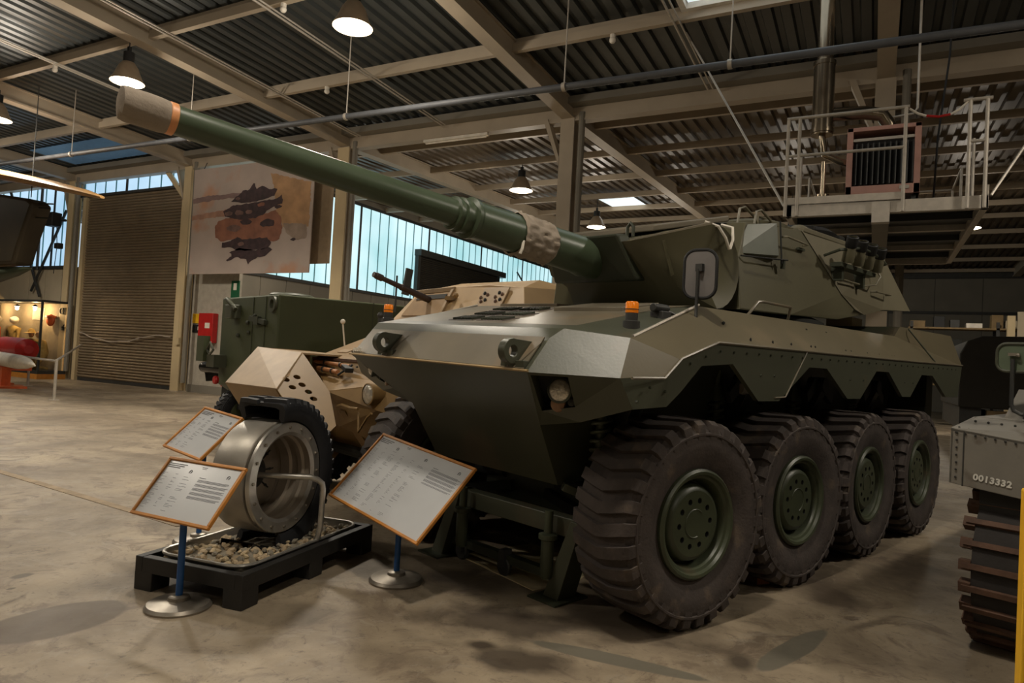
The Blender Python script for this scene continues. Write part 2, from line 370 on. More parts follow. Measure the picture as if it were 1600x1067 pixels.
for xx in (-9.7, -12.4, -16.2, -3.2):
    b = MB(); b.tube([(xx, Y0+.1, roofz(Y0)-.28), (xx, VY-.4, roofz(VY)-.28)], .022, 6); b.tube([(xx+.1, Y0+.1, roofz(Y0)-.28), (xx+.1, VY-.4, roofz(VY)-.28)], .018, 6)
    obj('cable_tray', b, 'galv', pr)
for (xx, y) in ((-9.3, 8.35), (-16.3, 8.35), (-11.0, 11.25), (-17.2, 11.25), (-4.3, 11.25)):
    b = MB(); b.tube([(xx, y, roofz(y)-.28), (xx, y, roofz(y)-.34)], .05, 8); b.sphere((xx, y, roofz(y)-.38), .06, 10); tag(obj('smoke_detector', b, 'white_paint'), 'small round white detector under the roof purlin near x %s' % ('left rafter' if xx < -12 else 'gun tip') if False else None, None)
    o_ = bpy.data.objects[-1] if False else C.objects[-1]
    o_['label'] = {(-9.3, 8.35): 'round white smoke detector on the front purlin beside the big upper lamp', (-16.3, 8.35): 'round white smoke detector on the front purlin at far left', (-11.0, 11.25): 'round white smoke detector on second purlin right of the gun muzzle', (-17.2, 11.25): 'round white smoke detector on second purlin left of the muzzle', (-4.3, 11.25): 'round white smoke detector on second purlin right of centre rafter'}[(xx, y)]
    o_['category'] = 'smoke detector'; o_['group'] = 'smoke detectors under the purlins'
# long grey service pipe below the rafters
t = thing('service_pipe', 'long grey service pipe hung below the rafters across the whole hall', 'pipe', (0, 9.75, 6.0))
b = MB(); b.tube([(-30, 0, .30), (13, 0, -.26)], .055, 12); obj('pipe_run', b, mat('grey_pipe_paint', (86, 88, 92), .55, 0), t)
for xx in (-27, -22.5, -18, -13.5, -9, -4.5, -1.95, 1.55, 6, 10.5):
    b = MB(); zz = -.09-.013*xx; b.tube([(xx, 0, zz+.03), (xx, 0, roofz(9.75)-6.0-.02)], .011, 6); b.lathe([(.062, -.03), (.07, -.03), (.07, .03), (.062, .03)], 14, (xx, 0, zz), 'x'); obj('hanger', b, 'galv', t)

# ---- walls
def panels(b, axis, c, a0, a1, z0, z1, step=.9, th=.06, lip=.03):
    """ribbed wall panels along an axis, each with a joint"""
    x = a0
    while x < a1-.01:
        e = min(x+step, a1)
        if axis == 'x': b.bb((x+.012, c, z0), (e-.012, c+th, z1)); b.bb((x-.012, c+.03, z0), (x+.012, c+.08, z1), 1)
        else: b.bb((c, x+.012, z0), (c-th, e-.012, z1)); b.bb((c-.03, x-.012, z0), (c-.08, x+.012, z1), 1)
        x = e
def wall_panels(parent, axis, c, a0, a1, z0, z1, material, step=.9):
    x = a0
    while x < a1-.01:
        e = min(x+step, a1); b = MB()
        if axis == 'x': b.bb((x+.012, c, z0), (e-.012, c+.06, z1))
        else: b.bb((c-.06, x+.012, z0), (c, e-.012, z1))
        obj('wall_panel', b, material, parent, smooth=0); x = e
    b = MB()
    if axis == 'x': b.bb((a0, c+.03, z0), (a1, c+.16, z1))
    else: b.bb((c-.16, a0, z0), (c-.03, a1, z1))
    obj('wall_backing', b, 'dgrey', parent, smooth=0)
def glazed(parent, axis, c, a0, a1, z0, z1, step=.42, m='glaze'):
    x = a0; k = 0
    while x < a1-.05:
        e = min(x+step, a1); b = MB()
        if axis == 'x': b.bb((x+.02, c, z0), (e-.02, c+.03, z1))
        else: b.bb((c-.03, x+.02, z0), (c, e-.02, z1))
        obj('glass_pane', b, m, parent, smooth=0)
        b = MB(); wd = .05 if k % 8 == 4 else .012
        if axis == 'x': b.bb((x-wd, c-.03, z0), (x+wd, c+.05, z1))
        else: b.bb((c-.05, x-wd, z0), (c+.03, x+wd, z1))
        obj('glazing_bar', b, 'dgrey' if wd > .03 else M['bar'], parent, smooth=0); x = e; k += 1
    for z in (z0, z1):
        b = MB()
        if axis == 'x': b.bb((a0, c-.06, z-.06), (a1, c+.08, z+.06))
        else: b.bb((c-.08, a0, z-.06), (c+.06, a1, z+.06))
        obj('window_rail', b, 'dgrey', parent, smooth=0)
M['bar'] = mat('teal_glazing_bar', (84, 138, 140), .4)
ZS, ZT = 4.1, 7.35
wl = sroot('wall_front')     # wall that holds the big roller door, facing the camera
WY = VY+.2
wall_panels(wl, 'x', WY, X0, -25.6, 0, ZS, 'wallpanel', 1.1)
b = MB(); b.bb((X0, WY, ZT), (-19.2, WY+.15, 9.3)); obj('wall_head', b, 'wallgrey', wl)
wn1 = sroot('window_1'); glazed(wn1, 'x', WY, X0, -26.2, ZS, ZT, .62, 'glaze_blue')
wn2 = sroot('window_2'); glazed(wn2, 'x', WY, -25.7, -19.8, 6.66, ZT, .62, 'glaze_blue')
# roller door
dr = sroot('door_1')
nsl = 66
for i in range(nsl):
    z = .12+i*(6.5/nsl); b = MB(); h = 6.5/nsl
    b.add([(-25.35, WY-.02, z), (-25.35, WY-.055, z+h*.25), (-25.35, WY-.055, z+h*.7), (-25.35, WY-.02, z+h*.95),
           (-20.0, WY-.02, z), (-20.0, WY-.055, z+h*.25), (-20.0, WY-.055, z+h*.7), (-20.0, WY-.02, z+h*.95)],
          [(0, 1, 5, 4), (1, 2, 6, 5), (2, 3, 7, 6)])
    obj('slat', b, 'door', dr, smooth=60)
b = MB(); b.bb((-25.35, WY-.03, .0), (-20, WY+.02, .12)); obj('bottom_bar', b, 'dgrey', dr)
b = MB(); b.bb((-25.4, WY, 0), (-19.9, WY+.1, 6.7)); obj('shutter_backing', b, 'dark', dr)
b = MB(); b.bb((-20.05, WY-.14, 0), (-19.82, WY+.05, 6.7)); obj('guide_rail', b, 'cream', dr)
b = MB(); b.bb((-25.55, WY-.14, 0), (-25.35, WY+.05, 6.7)); obj('guide_rail', b, 'cream', dr)
b = MB(); b.bb((-25.7, WY-.16, 6.6), (-19.8, WY-.0, 6.68)); obj('lintel', b, 'dgrey', dr)
b = MB(); b.beam((-19.8, WY-.14, 6.15), (-21.0, WY-.14, 7.3), .16, .08, upv=(0, 1, 0)); obj('corner_brace', b, 'cream', dr)
# bracing in front of the left window
br = sroot('trim_4')
for (xa, za, xb, zb) in ((-26.6, 6.2, -28.6, 3.2), (-30.6, 7.2, -28.0, 3.0), (-28.3, 4.0, -28.3, 7.3)):
    b = MB(); b.tube([(xa, WY-.12, za), (xb, WY-.12, zb)], .05, 8); obj('brace', b, 'dgrey', br)
# window wall along the left side of the far bay
WX = -19.4
wlf = sroot('wall_left'); b = MB(); b.bb((-19.6, WY, 0), (-17.3, WY+.12, 4.1)); obj('wall_panel', b, mat('white_wall_board', (168, 160, 146), .6), wlf)
wall_panels(wlf, 'y', WX+.2, VY+.3, Y1, 0, ZS, 'wallgrey', 1.2)
wn3 = sroot('window_3'); glazed(wn3, 'y', WX+.2, VY+.3, Y1, ZS, ZT+.35, .62, 'glaze')
b = MB(); b.bb((WX+.04, WY, ZT+.3), (WX+.25, Y1, 9.3)); obj('wall_head', b, 'wallgrey', wlf)
# dark roller door in the window wall
dr2 = sroot('door_2')
for i in range(40):
    z = 2.6+i*.09; b = MB(); x = WX+.32; b.add([(x, 26.2, z), (x+.03, 26.2, z+.03), (x+.03, 26.2, z+.065), (x, 26.2, z+.085), (x, 33.6, z), (x+.03, 33.6, z+.03), (x+.03, 33.6, z+.065), (x, 33.6, z+.085)], [(0, 1, 5, 4), (1, 2, 6, 5), (2, 3, 7, 6)])
    obj('slat', b, 'door_dark', dr2, smooth=60)
b = MB(); b.bb((WX+.22, 26.1, 0), (WX+.31, 33.7, 6.25)); obj('shutter_backing', b, 'dark', dr2)
for yy in (26.05, 33.7):
    b = MB(); b.bb((WX+.22, yy-.1, 0), (WX+.42, yy+.1, 6.3)); obj('guide_rail', b, 'dgrey', dr2)
b = MB(); b.bb((WX+.22, 25.9, 6.2), (WX+.6, 34.2, 6.5)); obj('lintel', b, 'dgrey', dr2)
for (ya, za, yb, zb) in ((36, 6.8, 40, 4.4), (44, 6.8, 40.3, 4.4)):
    b = MB(); b.tube([(WX+.35, ya, za), (WX+.35, yb, zb)], .05, 8); obj('brace', b, 'dgrey', br)
# remaining walls of the hall
wb = sroot('wall_back'); wall_panels(wb, 'x', 44.0, -19.2, X1, 0, 9.3, 'wallgrey', 2.2)
b = MB(); b.bb((-2, 43.9, 5.35), (X1, 43.98, 5.5)); obj('wall_rail', b, 'dgrey', wb)
b = MB(); b.bb((-2, 43.8, 7.3), (X1, 43.98, 7.6)); obj('wall_rail', b, 'dgrey', wb)
struct('wall_right', MB().bb((X1, Y0, 0), (X1+.2, Y1, 9.4)), 'wallgrey')
struct('wall_rear', MB().bb((X0, Y0-.2, 0), (X1, Y0, 9.4)), 'wallpanel')
struct('wall_west', MB().bb((X0-.2, Y0, 0), (X0, WY, 9.4)), 'wallpanel')
struct('baseboard_left', MB().bb((-19.6, WY-.05, 0), (-17.3, WY, .25)), 'wallgrey')

# ---- high-bay lamps
def lamp(i, x, y, z, k, label, seen):
    t = thing('pendant_lamp', label, 'lamp', (x, y, z), 0, 'high-bay lamps under the roof')
    S_ = 1.15 if i < 3 else 1.3
    b = MB(); b.lathe([(.06, .42), (.10, .40), (.16, .30), (.22, .12), (.27, .02), (.275, 0), (.265, 0), (.21, .12), (.15, .29), (.05, .38)], 24); obj('reflector', b, 'lampcap', t)
    b = MB(); b.lathe([(0, .60), (.09, .60), (.09, .40), (0, .40)], 16); b.box((0, 0, .66), (.05, .05, .12)); obj('ballast_box', b, 'black', t)
    for o_ in t.children: o_.scale = (S_, S_, 1.0)
    zt = roofz(y)-.05
    b = MB(); b.tube([(0, 0, .7), (0, 0, zt-z)], .012, 6); obj('suspension_cable', b, 'dgrey', t)
    b = MB(); b.lathe([(0, .012), (.262, .012), (.262, .004), (.15, -.03), (0, -.045)], 24); obj('glowing_lens', b, 'lampon', t).scale = (S_, S_, 1)
    l = bpy.data.lights.new('lamp_light', 'SPOT'); l.energy = LAMP_W*k*3.4; l.color = LAMP_COL; l.spot_size = radians(150); l.spot_blend = .6; l.shadow_soft_size = .25
    l2 = bpy.data.lights.new('added_lamp_fill', 'POINT'); l2.energy = LAMP_W*.55*max(k, .25); l2.color = LAMP_COL; l2.shadow_soft_size = .25; o2 = bpy.data.objects.new('added_lamp_fill', l2); C.objects.link(o2); o2.parent = t; o2.location = (0, 0, -.32)  # extra point light added to lift the roof and walls
    o = bpy.data.objects.new('lamp_light', l); C.objects.link(o); o.parent = t; o.location = (0, 0, -.08)
LBL = ['large dome pendant lamp hanging above the gun barrel, top of the picture', 'dome pendant lamp just above the canvas covered muzzle', 'dome pendant lamp at the left edge of the picture',
       'dome pendant lamp behind the cloth wrapped barrel section', 'small far dome pendant lamp low beside the far skylight']
for i, (x, y, z, k) in enumerate(LAMPS):
    lamp(i, x, y, z, k, LBL[i] if i < 5 else 'dome pendant lamp at %s' % ('the hall centre', 'the near left', 'the far near left', 'the right', 'the near right', 'the middle behind the viewer', 'the far left bay', 'the extreme left', 'the left behind the viewer', 'the far right bay', 'the far middle bay', 'the far bay left of centre', 'the far bay by the window wall')[i-5], i < 5)

# fluorescent tube under the valley beam
t = thing('fluorescent_light', 'unlit slim fluorescent light fixed under the valley beam', 'lamp', (-9.5, VY-.05, 7.085))
b = MB(); b.box((0, 0, 0), (1.9, .12, .07)); obj('housing', b, 'white_paint', t, bevel=.01)
b = MB(); b.tube([(-.9, 0, -.06), (.9, 0, -.06)], .02, 8); obj('tube', b, 'white_paint', t)

# ================================================================== HEATER PLATFORM
PF = thing('heater_platform', 'galvanised railed platform fixed to the column high above the turret', 'platform', (0, 9.65, 3.7))
b = MB()
b.bb((-1.12, 0, 0), (1.12, .08, .16)); b.bb((-1.12, 4.4, 0), (1.12, 4.48, .16)); b.bb((-1.12, 0, 0), (-1.04, 4.48, .16)); b.bb((1.04, 0, 0), (1.12, 4.48, .16))
obj('edge_frame', b, 'galv', PF, bevel=.006)
b = MB(); b.bb((-1.04, .08, .12), (1.04, 4.4, .155)); obj('deck', b, 'dgrey', PF)
for yy in (.75, 1.5, 2.3, 3.1, 3.9):
    b = MB(); b.bb((-1.04, yy, .04), (1.04, yy+.10, .12)); obj('cross_bearer', b, 'dgrey' if yy not in (1.5, 3.1) else 'galv', PF)
b = MB(); b.bb((-.1, .1, -.05), (.1, 4.6, .1)); obj('main_bearer', b, 'wallgrey', PF)
b = MB(); b.bb((-.10, -.03, -.12), (.10, .1, .14)); obj('end_bracket', b, 'galv', PF)
obj('toe_board', MB().bb((-1.12, -.03, .16), (.25, -.01, .25)), 'galv', PF); obj('toe_board', MB().bb((-1.1, 4.47, .16), (1.1, 4.49, .25)), 'galv', PF); obj('toe_board', MB().bb((1.10, 0, .16), (1.12, 1.4, .28)), 'galv', PF)
def post(x, y, z0=0.0, z1=1.30): 
    b = MB(); b.tube([(x, y, z0), (x, y, z1)], .022, 10); obj('railing_post', b, 'galv', PF)
for x in (-1.12, -.98, .235, .90, 1.07): post(x, -.05)
b = MB(); b.tube([(-1.14, -.05, 1.3), (.27, -.05, 1.3)], .022, 10); obj('top_rail', b, 'galv', PF)
b = MB(); b.tube([(.83, -.05, 1.3), (1.12, -.05, 1.3)], .022, 10); obj('top_rail', b, 'galv', PF)
b = MB(); b.tube([(-1.14, -.05, .8), (.25, -.05, .8)], .02, 10); obj('middle_rail', b, 'galv', PF)
b = MB(); b.tube([(.9, -.05, .8), (1.07, -.05, .8)], .02, 10); obj('middle_rail', b, 'galv', PF)
for x in (-1.1, 1.1):
    for y in (1.5, 3.0, 4.4): post(x, y)
    for z in (.8, 1.3):
        b = MB(); b.tube([(x, 3.0, z), (x, 4.42, z)], .018, 8); obj('side_rail', b, 'galv', PF)
for z in (.8, 1.3):
    b = MB(); b.tube([(-1.1, 4.4, z), (1.1, 4.4, z)], .018, 8); obj('back_rail', b, 'galv', PF)
b = MB(); b.tube([(.27, -.05, 1.27), (.36, -.05, 1.2), (.45, -.05, 1.16)], .014, 6); b.tube([(.70, -.05, 1.15), (.79, -.05, 1.2), (.88, -.05, 1.29)], .014, 6); ch = obj('safety_chain', b, 'white_paint', PF)
b = MB(); b.tube([(.45, -.05, 1.16), (.58, -.05, 1.135), (.70, -.05, 1.15)], .015, 6); obj('red_chain_sleeve', b, 'red', ch)
b = MB(); b.tube([(-1.14, .0, .15), (-3.2, 2.4, 3.95)], .016, 6); obj('tie_rod', b, 'galv', PF)
b = MB(); b.tube([(1.14, .0, .15), (3.2, 2.4, 3.95)], .016, 6); obj('tie_rod', b, 'galv', PF)
H = thing('unit_heater', 'pinkish box unit heater with dark vertical louvres on the railed platform', 'heater', (0, 11.0, 3.96))
b = MB(); x0, x1, z0, z1, d = -.47, .47, .30, 1.30, .7
b.bb((x0, 0, z0), (x1, d, z0+.14)); b.bb((x0, 0, z1-.06), (x1, d, z1)); b.bb((x0, 0, z0), (x0+.08, d, z1)); b.bb((x1-.08, 0, z0), (x1, d, z1)); b.bb((x0, d-.05, z0), (x1, d, z1))
obj('casing', b, 'pink', H, bevel=.006)
for i in range(11):
    b = MB(); b.box((-.36+i*.072, .05, .76), (.012, .09, .60), rz=.5); obj('louvre', b, 'dgrey', H)
b = MB(); b.bb((-.39, .02, 1.1), (.39, .06, 1.14)); obj('louvre_rail', b, 'galv', H)
b = MB(); b.bb((-.39, .3, .42), (.39, .34, 1.22)); obj('heat_exchanger', b, 'black', H)
b = MB(); b.box((.28, -.005, .39), (.12, .01, .05)); obj('maker_badge', b, 'galv', H)
for x in (-.4, .4):
    b = MB(); b.bb((x-.03, .1, -.1), (x+.03, .6, .3)); obj('leg', b, 'dgrey', H)
FL = thing('flue_pipe', 'shiny stainless flue pipe rising beside the unit heater to the roof', 'pipe', (-.82, 11.05, 3.96))
b = MB(); b.tube([(0, 0, 1.25), (0, 0, 2.3)], .15, 24); b.tube([(0, 0, 2.3), (0, 0, 3.72)], .11, 20); b.lathe([(.155, 1.28), (.165, 1.28), (.165, 1.34), (.155, 1.34)], 24); b.lathe([(.15, 2.3), (.16, 2.3), (.16, 2.36), (.11, 2.40)], 24); obj('vertical_flue', b, 'chrome', FL)
b = MB(); b.tube([(0, 0, 1.55), (.25, .1, 1.58), (.55, .2, 1.60), (.78, .25, 1.56), (.88, .3, 1.42), (.9, .32, 1.3)], .10, 18); obj('flue_elbow', b, 'chrome', FL)
b = MB(); b.tube([(0, 0, 1.25), (.05, 0, .95), (.25, .05, .85), (.36, .1, .83)], .05, 12); b.tube([(.04, 0, .85), (.04, 0, .35)], .035, 12); b.tube([(.04, 0, .35), (.04, 0, .28)], [.1, .1], 12); obj('drain_branch', b, 'chrome', FL)
b = MB(); b.tube([(0, 0, -.1), (0, 0, .3)], .03, 8); obj('support_leg', b, 'dgrey', FL)
t = thing('conduit_pipe', 'thin grey conduit dropping from the roof beside the platform', 'pipe', (.42, 11.4, 5.5))
b = MB(); b.tube([(0, 0, 2.35), (0, 0, .1), (-.05, 0, .02), (-.5, 0, -.02)], .018, 8); obj('conduit', b, 'galv', t)
t = thing('roof_cable', 'thin dark cable hanging from the roof right of the heater', 'cable', (.75, 11.6, 4.2))
b = MB(); b.tube([(.1, 0, 3.6), (.06, 0, 2.2), (-.05, 0, 1.0), (-.08, 0, 0)], .016, 6); obj('cable', b, 'black', t)

# ================================================================== THE EIGHT-WHEELED ARMOURED VEHICLE
# local frame: x rearwards, y towards its far (right) side, z up; visible left tyre faces lie at y = 0
VRZ = radians(71.2); VO = (-.9196, 4.3537, 0)
AV = thing('armoured_vehicle', 'huge green eight-wheeled armoured vehicle with a long gun, in the middle', 'armoured vehicle', VO, VRZ)
LEAN = .018
def Lp(p): return (p[0], p[1], p[2]+LEAN*p[1])
def mir(p): return (p[0], 2.98-p[1], p[2])
def facets(b, R, right, cross, lean=True, m=0):
    """R: right-side points; right: faces over R (mirrored too); cross: faces mixing i and (i,'m')"""
    n = len(R); P = list(R)+[mir(p) for p in R]
    if lean: P = [Lp(p) for p in P]
    fs = [tuple(f) for f in right]+[tuple(i+n for i in f)[::-1] for f in right]+[tuple(i if isinstance(i, int) else i[0]+n for i in f) for f in cross]
    used = sorted({i for f in fs for i in f}); ix = {k: j for j, k in enumerate(used)}
    return b.add([P[k] for k in used], [tuple(ix[i] for i in f) for f in fs], m)
def q(i): return (i,)
HR = [(-1.08, .51, 1.54), (-.91, .51, 1.745), (-.832, .47, 1.808), (-.646, .12, 1.775), (-.80, .06, 1.545), (.35, .3, 2.05), (-.43, 0, 1.567), (-.30, 0, 1.67),
      (.11, 0, 1.79), (5.74, 0, 1.83), (4.30, .30, 2.09), (4.40, .28, 2.2), (5.62, .10, 2.18), (-.67, .78, 1.192), (-.43, .82, .78), (-.71, .41, 1.256),
      (-.70, .04, 1.373), (-.43, 0, 1.39), (.35, .82, .80), (5.45, .72, .80), (.45, .62, 1.75), (5.6, .62, 1.75), (5.6, .05, 1.75), (-.30, .64, 1.42), (4.45, .6, 2.2), (4.35, .62, 2.09), (5.62, .6, 2.26)]
b = MB()
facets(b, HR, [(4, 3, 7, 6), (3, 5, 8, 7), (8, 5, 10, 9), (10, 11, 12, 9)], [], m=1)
facets(b, HR, [(4, 6, 17, 16), (14, 13, 23, 20, 18), (18, 20, 21, 19), (13, 15, 23), (2, 3, 5), (10, 25, 24, 11), (11, 24, 26, 12)],
       [(0, 1, q(1), q(0)), (1, 2, q(2), q(1)), (2, 5, q(5), q(2)), (5, 10, 25, q(25), q(10), q(5)), (25, 24, q(24), q(25)), (24, 26, q(26), q(24)), (12, 9, q(9), q(12), q(26), 26),
        (0, 13, 14, q(14), q(13), q(0)), (14, 18, q(18), q(14)), (18, 19, q(19), q(18)), (19, 21, q(21), q(19)), (21, 9, q(9), q(21))])
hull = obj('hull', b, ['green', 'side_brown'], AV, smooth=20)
# chamfer plates either side of the nose (upper faces)
for mm in (0, 1):
    b = MB(); b.add([Lp(mir(HR[i]) if mm else HR[i]) for i in (0, 1, 2, 3, 4)], [(0, 1, 2, 3, 4)]); obj('nose_chamfer_plate', b, 'green', hull, smooth=0)
# chamfer lower plates with the headlight recess
def lerp(a, c, t): return tuple(a[i]+(c[i]-a[i])*t for i in range(3))
def chamfer_lower(flip):
    B0, B1, B2, B3 = HR[0], HR[4], HR[16], HR[13]
    P = lambda s, t: lerp(lerp(B0, B1, s), lerp(B3, B2, s), t)
    o = [P(0, 0), P(1, 0), B2, HR[15], B3]; s0, s1, t0, t1 = .03, .44, .05, .72
    i = [P(s0, t0), P(s1, t0), P(s1, t1), P(.06, t1)]
    dep = Vector((.16, .10, 0)); j = [tuple(Vector(x)+dep) for x in i]
    pts = o+i+j
    if flip: pts = [mir(p) for p in pts]
    b = MB(); b.add([Lp(p) for p in pts], [(0, 1, 6, 5), (1, 2, 7, 6), (2, 3, 8, 7), (3, 4, 8), (4, 0, 5, 8), (5, 6, 10, 9), (6, 7, 11, 10), (7, 8, 12, 11), (8, 5, 9, 12)], 0)
    b.add([Lp(p) for p in pts[9:13]], [(0, 1, 2, 3)], 1)
    obj('headlight_recess_plate', b, ['green', 'dark'], hull, smooth=0)
    P2 = lambda s, t: Vector(Lp(mir(P(s, t)) if flip else P(s, t)))
    sy = -1 if flip else 1; nrm = Vector((-.84, -.54*sy, 0)); nrm = Vector((-.9, -.35*sy, .05)).normalized()
    c = P2(.29, .34)+Vector((.05, .02*sy, 0))
    h = thing_part('headlight', AV)
    rot = nrm.to_track_quat('Z', 'Y').to_matrix()
    hb = MB(); hb.lathe([(0, -.08), (.04, -.08), (.066, -.04), (.070, .0), (.077, .005), (.077, .02), (.067, .025)], 24, c, 'z', 0, rot)
    hh = obj('headlight', hb, 'green_dark', AV)
    lb = MB(); lb.lathe([(.068, .018), (.05, .034), (.025, .042), (0, .045)], 24, c, 'z', 0, rot); obj('lens', lb, 'glass_lens', hh)
    mb_ = MB(); c2 = P2(.24, .62)+Vector((.04, .02*sy, 0)); mb_.lathe([(0, -.04), (.04, -.04), (.05, 0), (.045, .01), (0, .016)], 18, c2, 'z', 0, rot); obj('marker_light', mb_, mat('brown_lens', (140, 108, 84), .3), AV)
    mb_ = MB(); c2 = P2(.40, .62)+Vector((.04, .02*sy, 0)); mb_.lathe([(0, -.03), (.02, -.03), (.022, .02), (0, .022)], 12, c2, 'z', 0, rot); obj('blackout_light', mb_, 'dgrey', AV)
    mb_ = MB(); a_ = P2(.06, .06); e_ = P2(.13, .7); a_ += nrm*.004; e_ += nrm*.004
def thing_part(n, p): return None
chamfer_lower(False); chamfer_lower(True)
# side skirts with the wheel arches
SK = [(-.43, 1.39), (-.30, 1.47), (-.07, 1.64), (.31, 1.665), (.68, 1.42), (.99, 1.42), (1.48, 1.68), (1.81, 1.68), (2.26, 1.437), (2.55, 1.437), (2.92, 1.69), (3.24, 1.69), (3.65, 1.456), (3.89, 1.456), (4.23, 1.686), (4.6, 1.687), (5.13, 1.455), (5.60, 1.455), (5.74, 1.83)]
for fl in (0, 1):
    pts = [(-.47, 1.55), (-.30, 1.67), (.11, 1.79), (5.74, 1.83)]
    # the strip between top edge and arches, built column by column so every face is convex
    def top(u):
        T = pts
        for (a, za), (c, zc) in zip(T, T[1:]):
            if a <= u <= c: return za+(zc-za)*(u-a)/(c-a)
        return T[-1][1] if u > 5 else T[0][1]
    us = sorted(set([round(x, 3) for x, _ in SK]+[-.47+.04, .11]))
    def bot(u):
        for (a, za), (c, zc) in zip(SK, SK[1:]):
            if a <= u <= c: return za+(zc-za)*(u-a)/(c-a)
        return SK[-1][1]
    us = [u for u in us if u <= 5.74]
    vs = []; fs = []
    for u in us:
        for y in (0., .035):
            yy = 2.98-y if fl else y
            vs += [Lp((u, yy, top(u))), Lp((u, yy, min(bot(u), top(u)-.001)))]
    for i in range(len(us)-1):
        a = i*4; c = a+4
        fs += [(a, c, c+1, a+1), (a+2, a+3, c+3, c+2), (a+1, c+1, c+3, a+3), (a, a+2, c+2, c)]
    b = MB(); b.add(vs, fs); sk = obj('side_skirt', b, 'green', AV, smooth=0)
    y0 = 2.985 if fl else -.005
    b = MB(); b.tube([Lp((u, y0, z+.003)) for u, z in ((-.78, 1.548), (-.47, 1.553), (-.30, 1.673), (.11, 1.793), (2, 1.803), (4, 1.816), (5.74, 1.833))], .009, 6); obj('skirt_edge_bead', b, 'green_deck', sk)
    b = MB()
    for k in range(34):
        u = -.2+k*.172; z = top(u)-.05; b.tube([Lp((u, y0+(.012 if fl else -.004), z)), Lp((u, y0+(-.006 if fl else .012), z))], .008, 6)
    for u, z in ((-.6, 1.5), (-.72, 1.42), (-.45, 1.48), (.7, 1.6), (.9, 1.6), (2.3, 1.6), (2.6, 1.6), (3.7, 1.6), (3.95, 1.6)):
        b.tube([Lp((u, y0-.004, z)), Lp((u, y0+.012, z))], .009, 6)
    tag(obj('skirt_bolts', b, 'green_dark', sk), kind='stuff')
    b = MB(); b.tube([Lp((1.42, y0, 1.80)), Lp((1.18, y0, 1.55)), Lp((1.08, y0, 1.45)), Lp((.92, y0, 1.445))], .006, 6); obj('weld_seam', b, 'green_deck', sk)
# lower front plate lips, deck details
def dk(u, v, dz=0.):   # height on the glacis / deck
    z = 1.81+(2.05-1.81)*(u+.79)/(1.14) if u < .35 else 2.05+.01*(u-.35)
    return (u, v, z+LEAN*v+dz)
def deckplate(name, u0, u1, v0, v1, th, material, m=0, parent=None):
    b = MB(); c = [dk(u0, v0), dk(u1, v0), dk(u1, v1), dk(u0, v1)]; b.poly(c, (0, 0, th)); return obj(name, b, material, parent or AV, smooth=0, bevel=.004)
def slats(u0, u1, v0, v1, n):
    fr_ = deckplate('grille_frame', u0, u1, v0, v1, .010, M['grille'])
    for i in range(n):
        v = v0+.02+(v1-v0-.04)*(i+.5)/n; b = MB(); b.beam(dk(u0+.02, v, .018), dk(u1-.02, v, .018), .008, .014); obj('grille_slat', b, 'green_dark', fr_, smooth=0)
M['grille'] = mat('intake_grille_shadow', (84, 72, 64), .7)
deckplate('engine_access_plate', -.80, -.66, .68, 1.60, .006, mat('brownish_deck_plate', (96, 80, 68), .4, 0, .12, 4))
for (u0, v0) in ((-.60, 1.27), (-.60, 1.60), (-.33, 1.34), (-.33, 1.67), (-.04, 1.46), (-.04, 1.78)): slats(u0, u0+.17, v0, v0+.29, 8)
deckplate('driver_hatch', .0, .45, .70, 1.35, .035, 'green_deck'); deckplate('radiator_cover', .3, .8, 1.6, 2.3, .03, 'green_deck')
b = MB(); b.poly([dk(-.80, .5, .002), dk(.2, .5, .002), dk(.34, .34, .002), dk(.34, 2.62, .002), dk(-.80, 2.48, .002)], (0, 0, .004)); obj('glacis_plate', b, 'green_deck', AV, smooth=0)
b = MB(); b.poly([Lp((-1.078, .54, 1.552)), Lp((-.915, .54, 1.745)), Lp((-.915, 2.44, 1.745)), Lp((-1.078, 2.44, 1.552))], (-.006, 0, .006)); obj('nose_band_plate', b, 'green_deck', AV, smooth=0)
b = MB(); b.tube([Lp((-1.085, .5, 1.548)), Lp((-1.085, 2.49, 1.548))], .009, 6); obj('nose_weld', b, mat('bare_edge', (176, 150, 110), .4, .4), AV)
b = MB(); b.tube([Lp((-.61, .13, 1.785)), Lp((.35, .3, 2.06))], .010, 6); obj('edge_moulding', b, 'white_paint' if False else 'galv', AV)
b = MB(); b.tube([mir(Lp((-.61, .13, 1.785)))[:2]+(1.785+LEAN*2.85,), (.35, 2.68, 2.06+LEAN*2.68)], .010, 6); obj('edge_moulding', b, 'galv', AV)
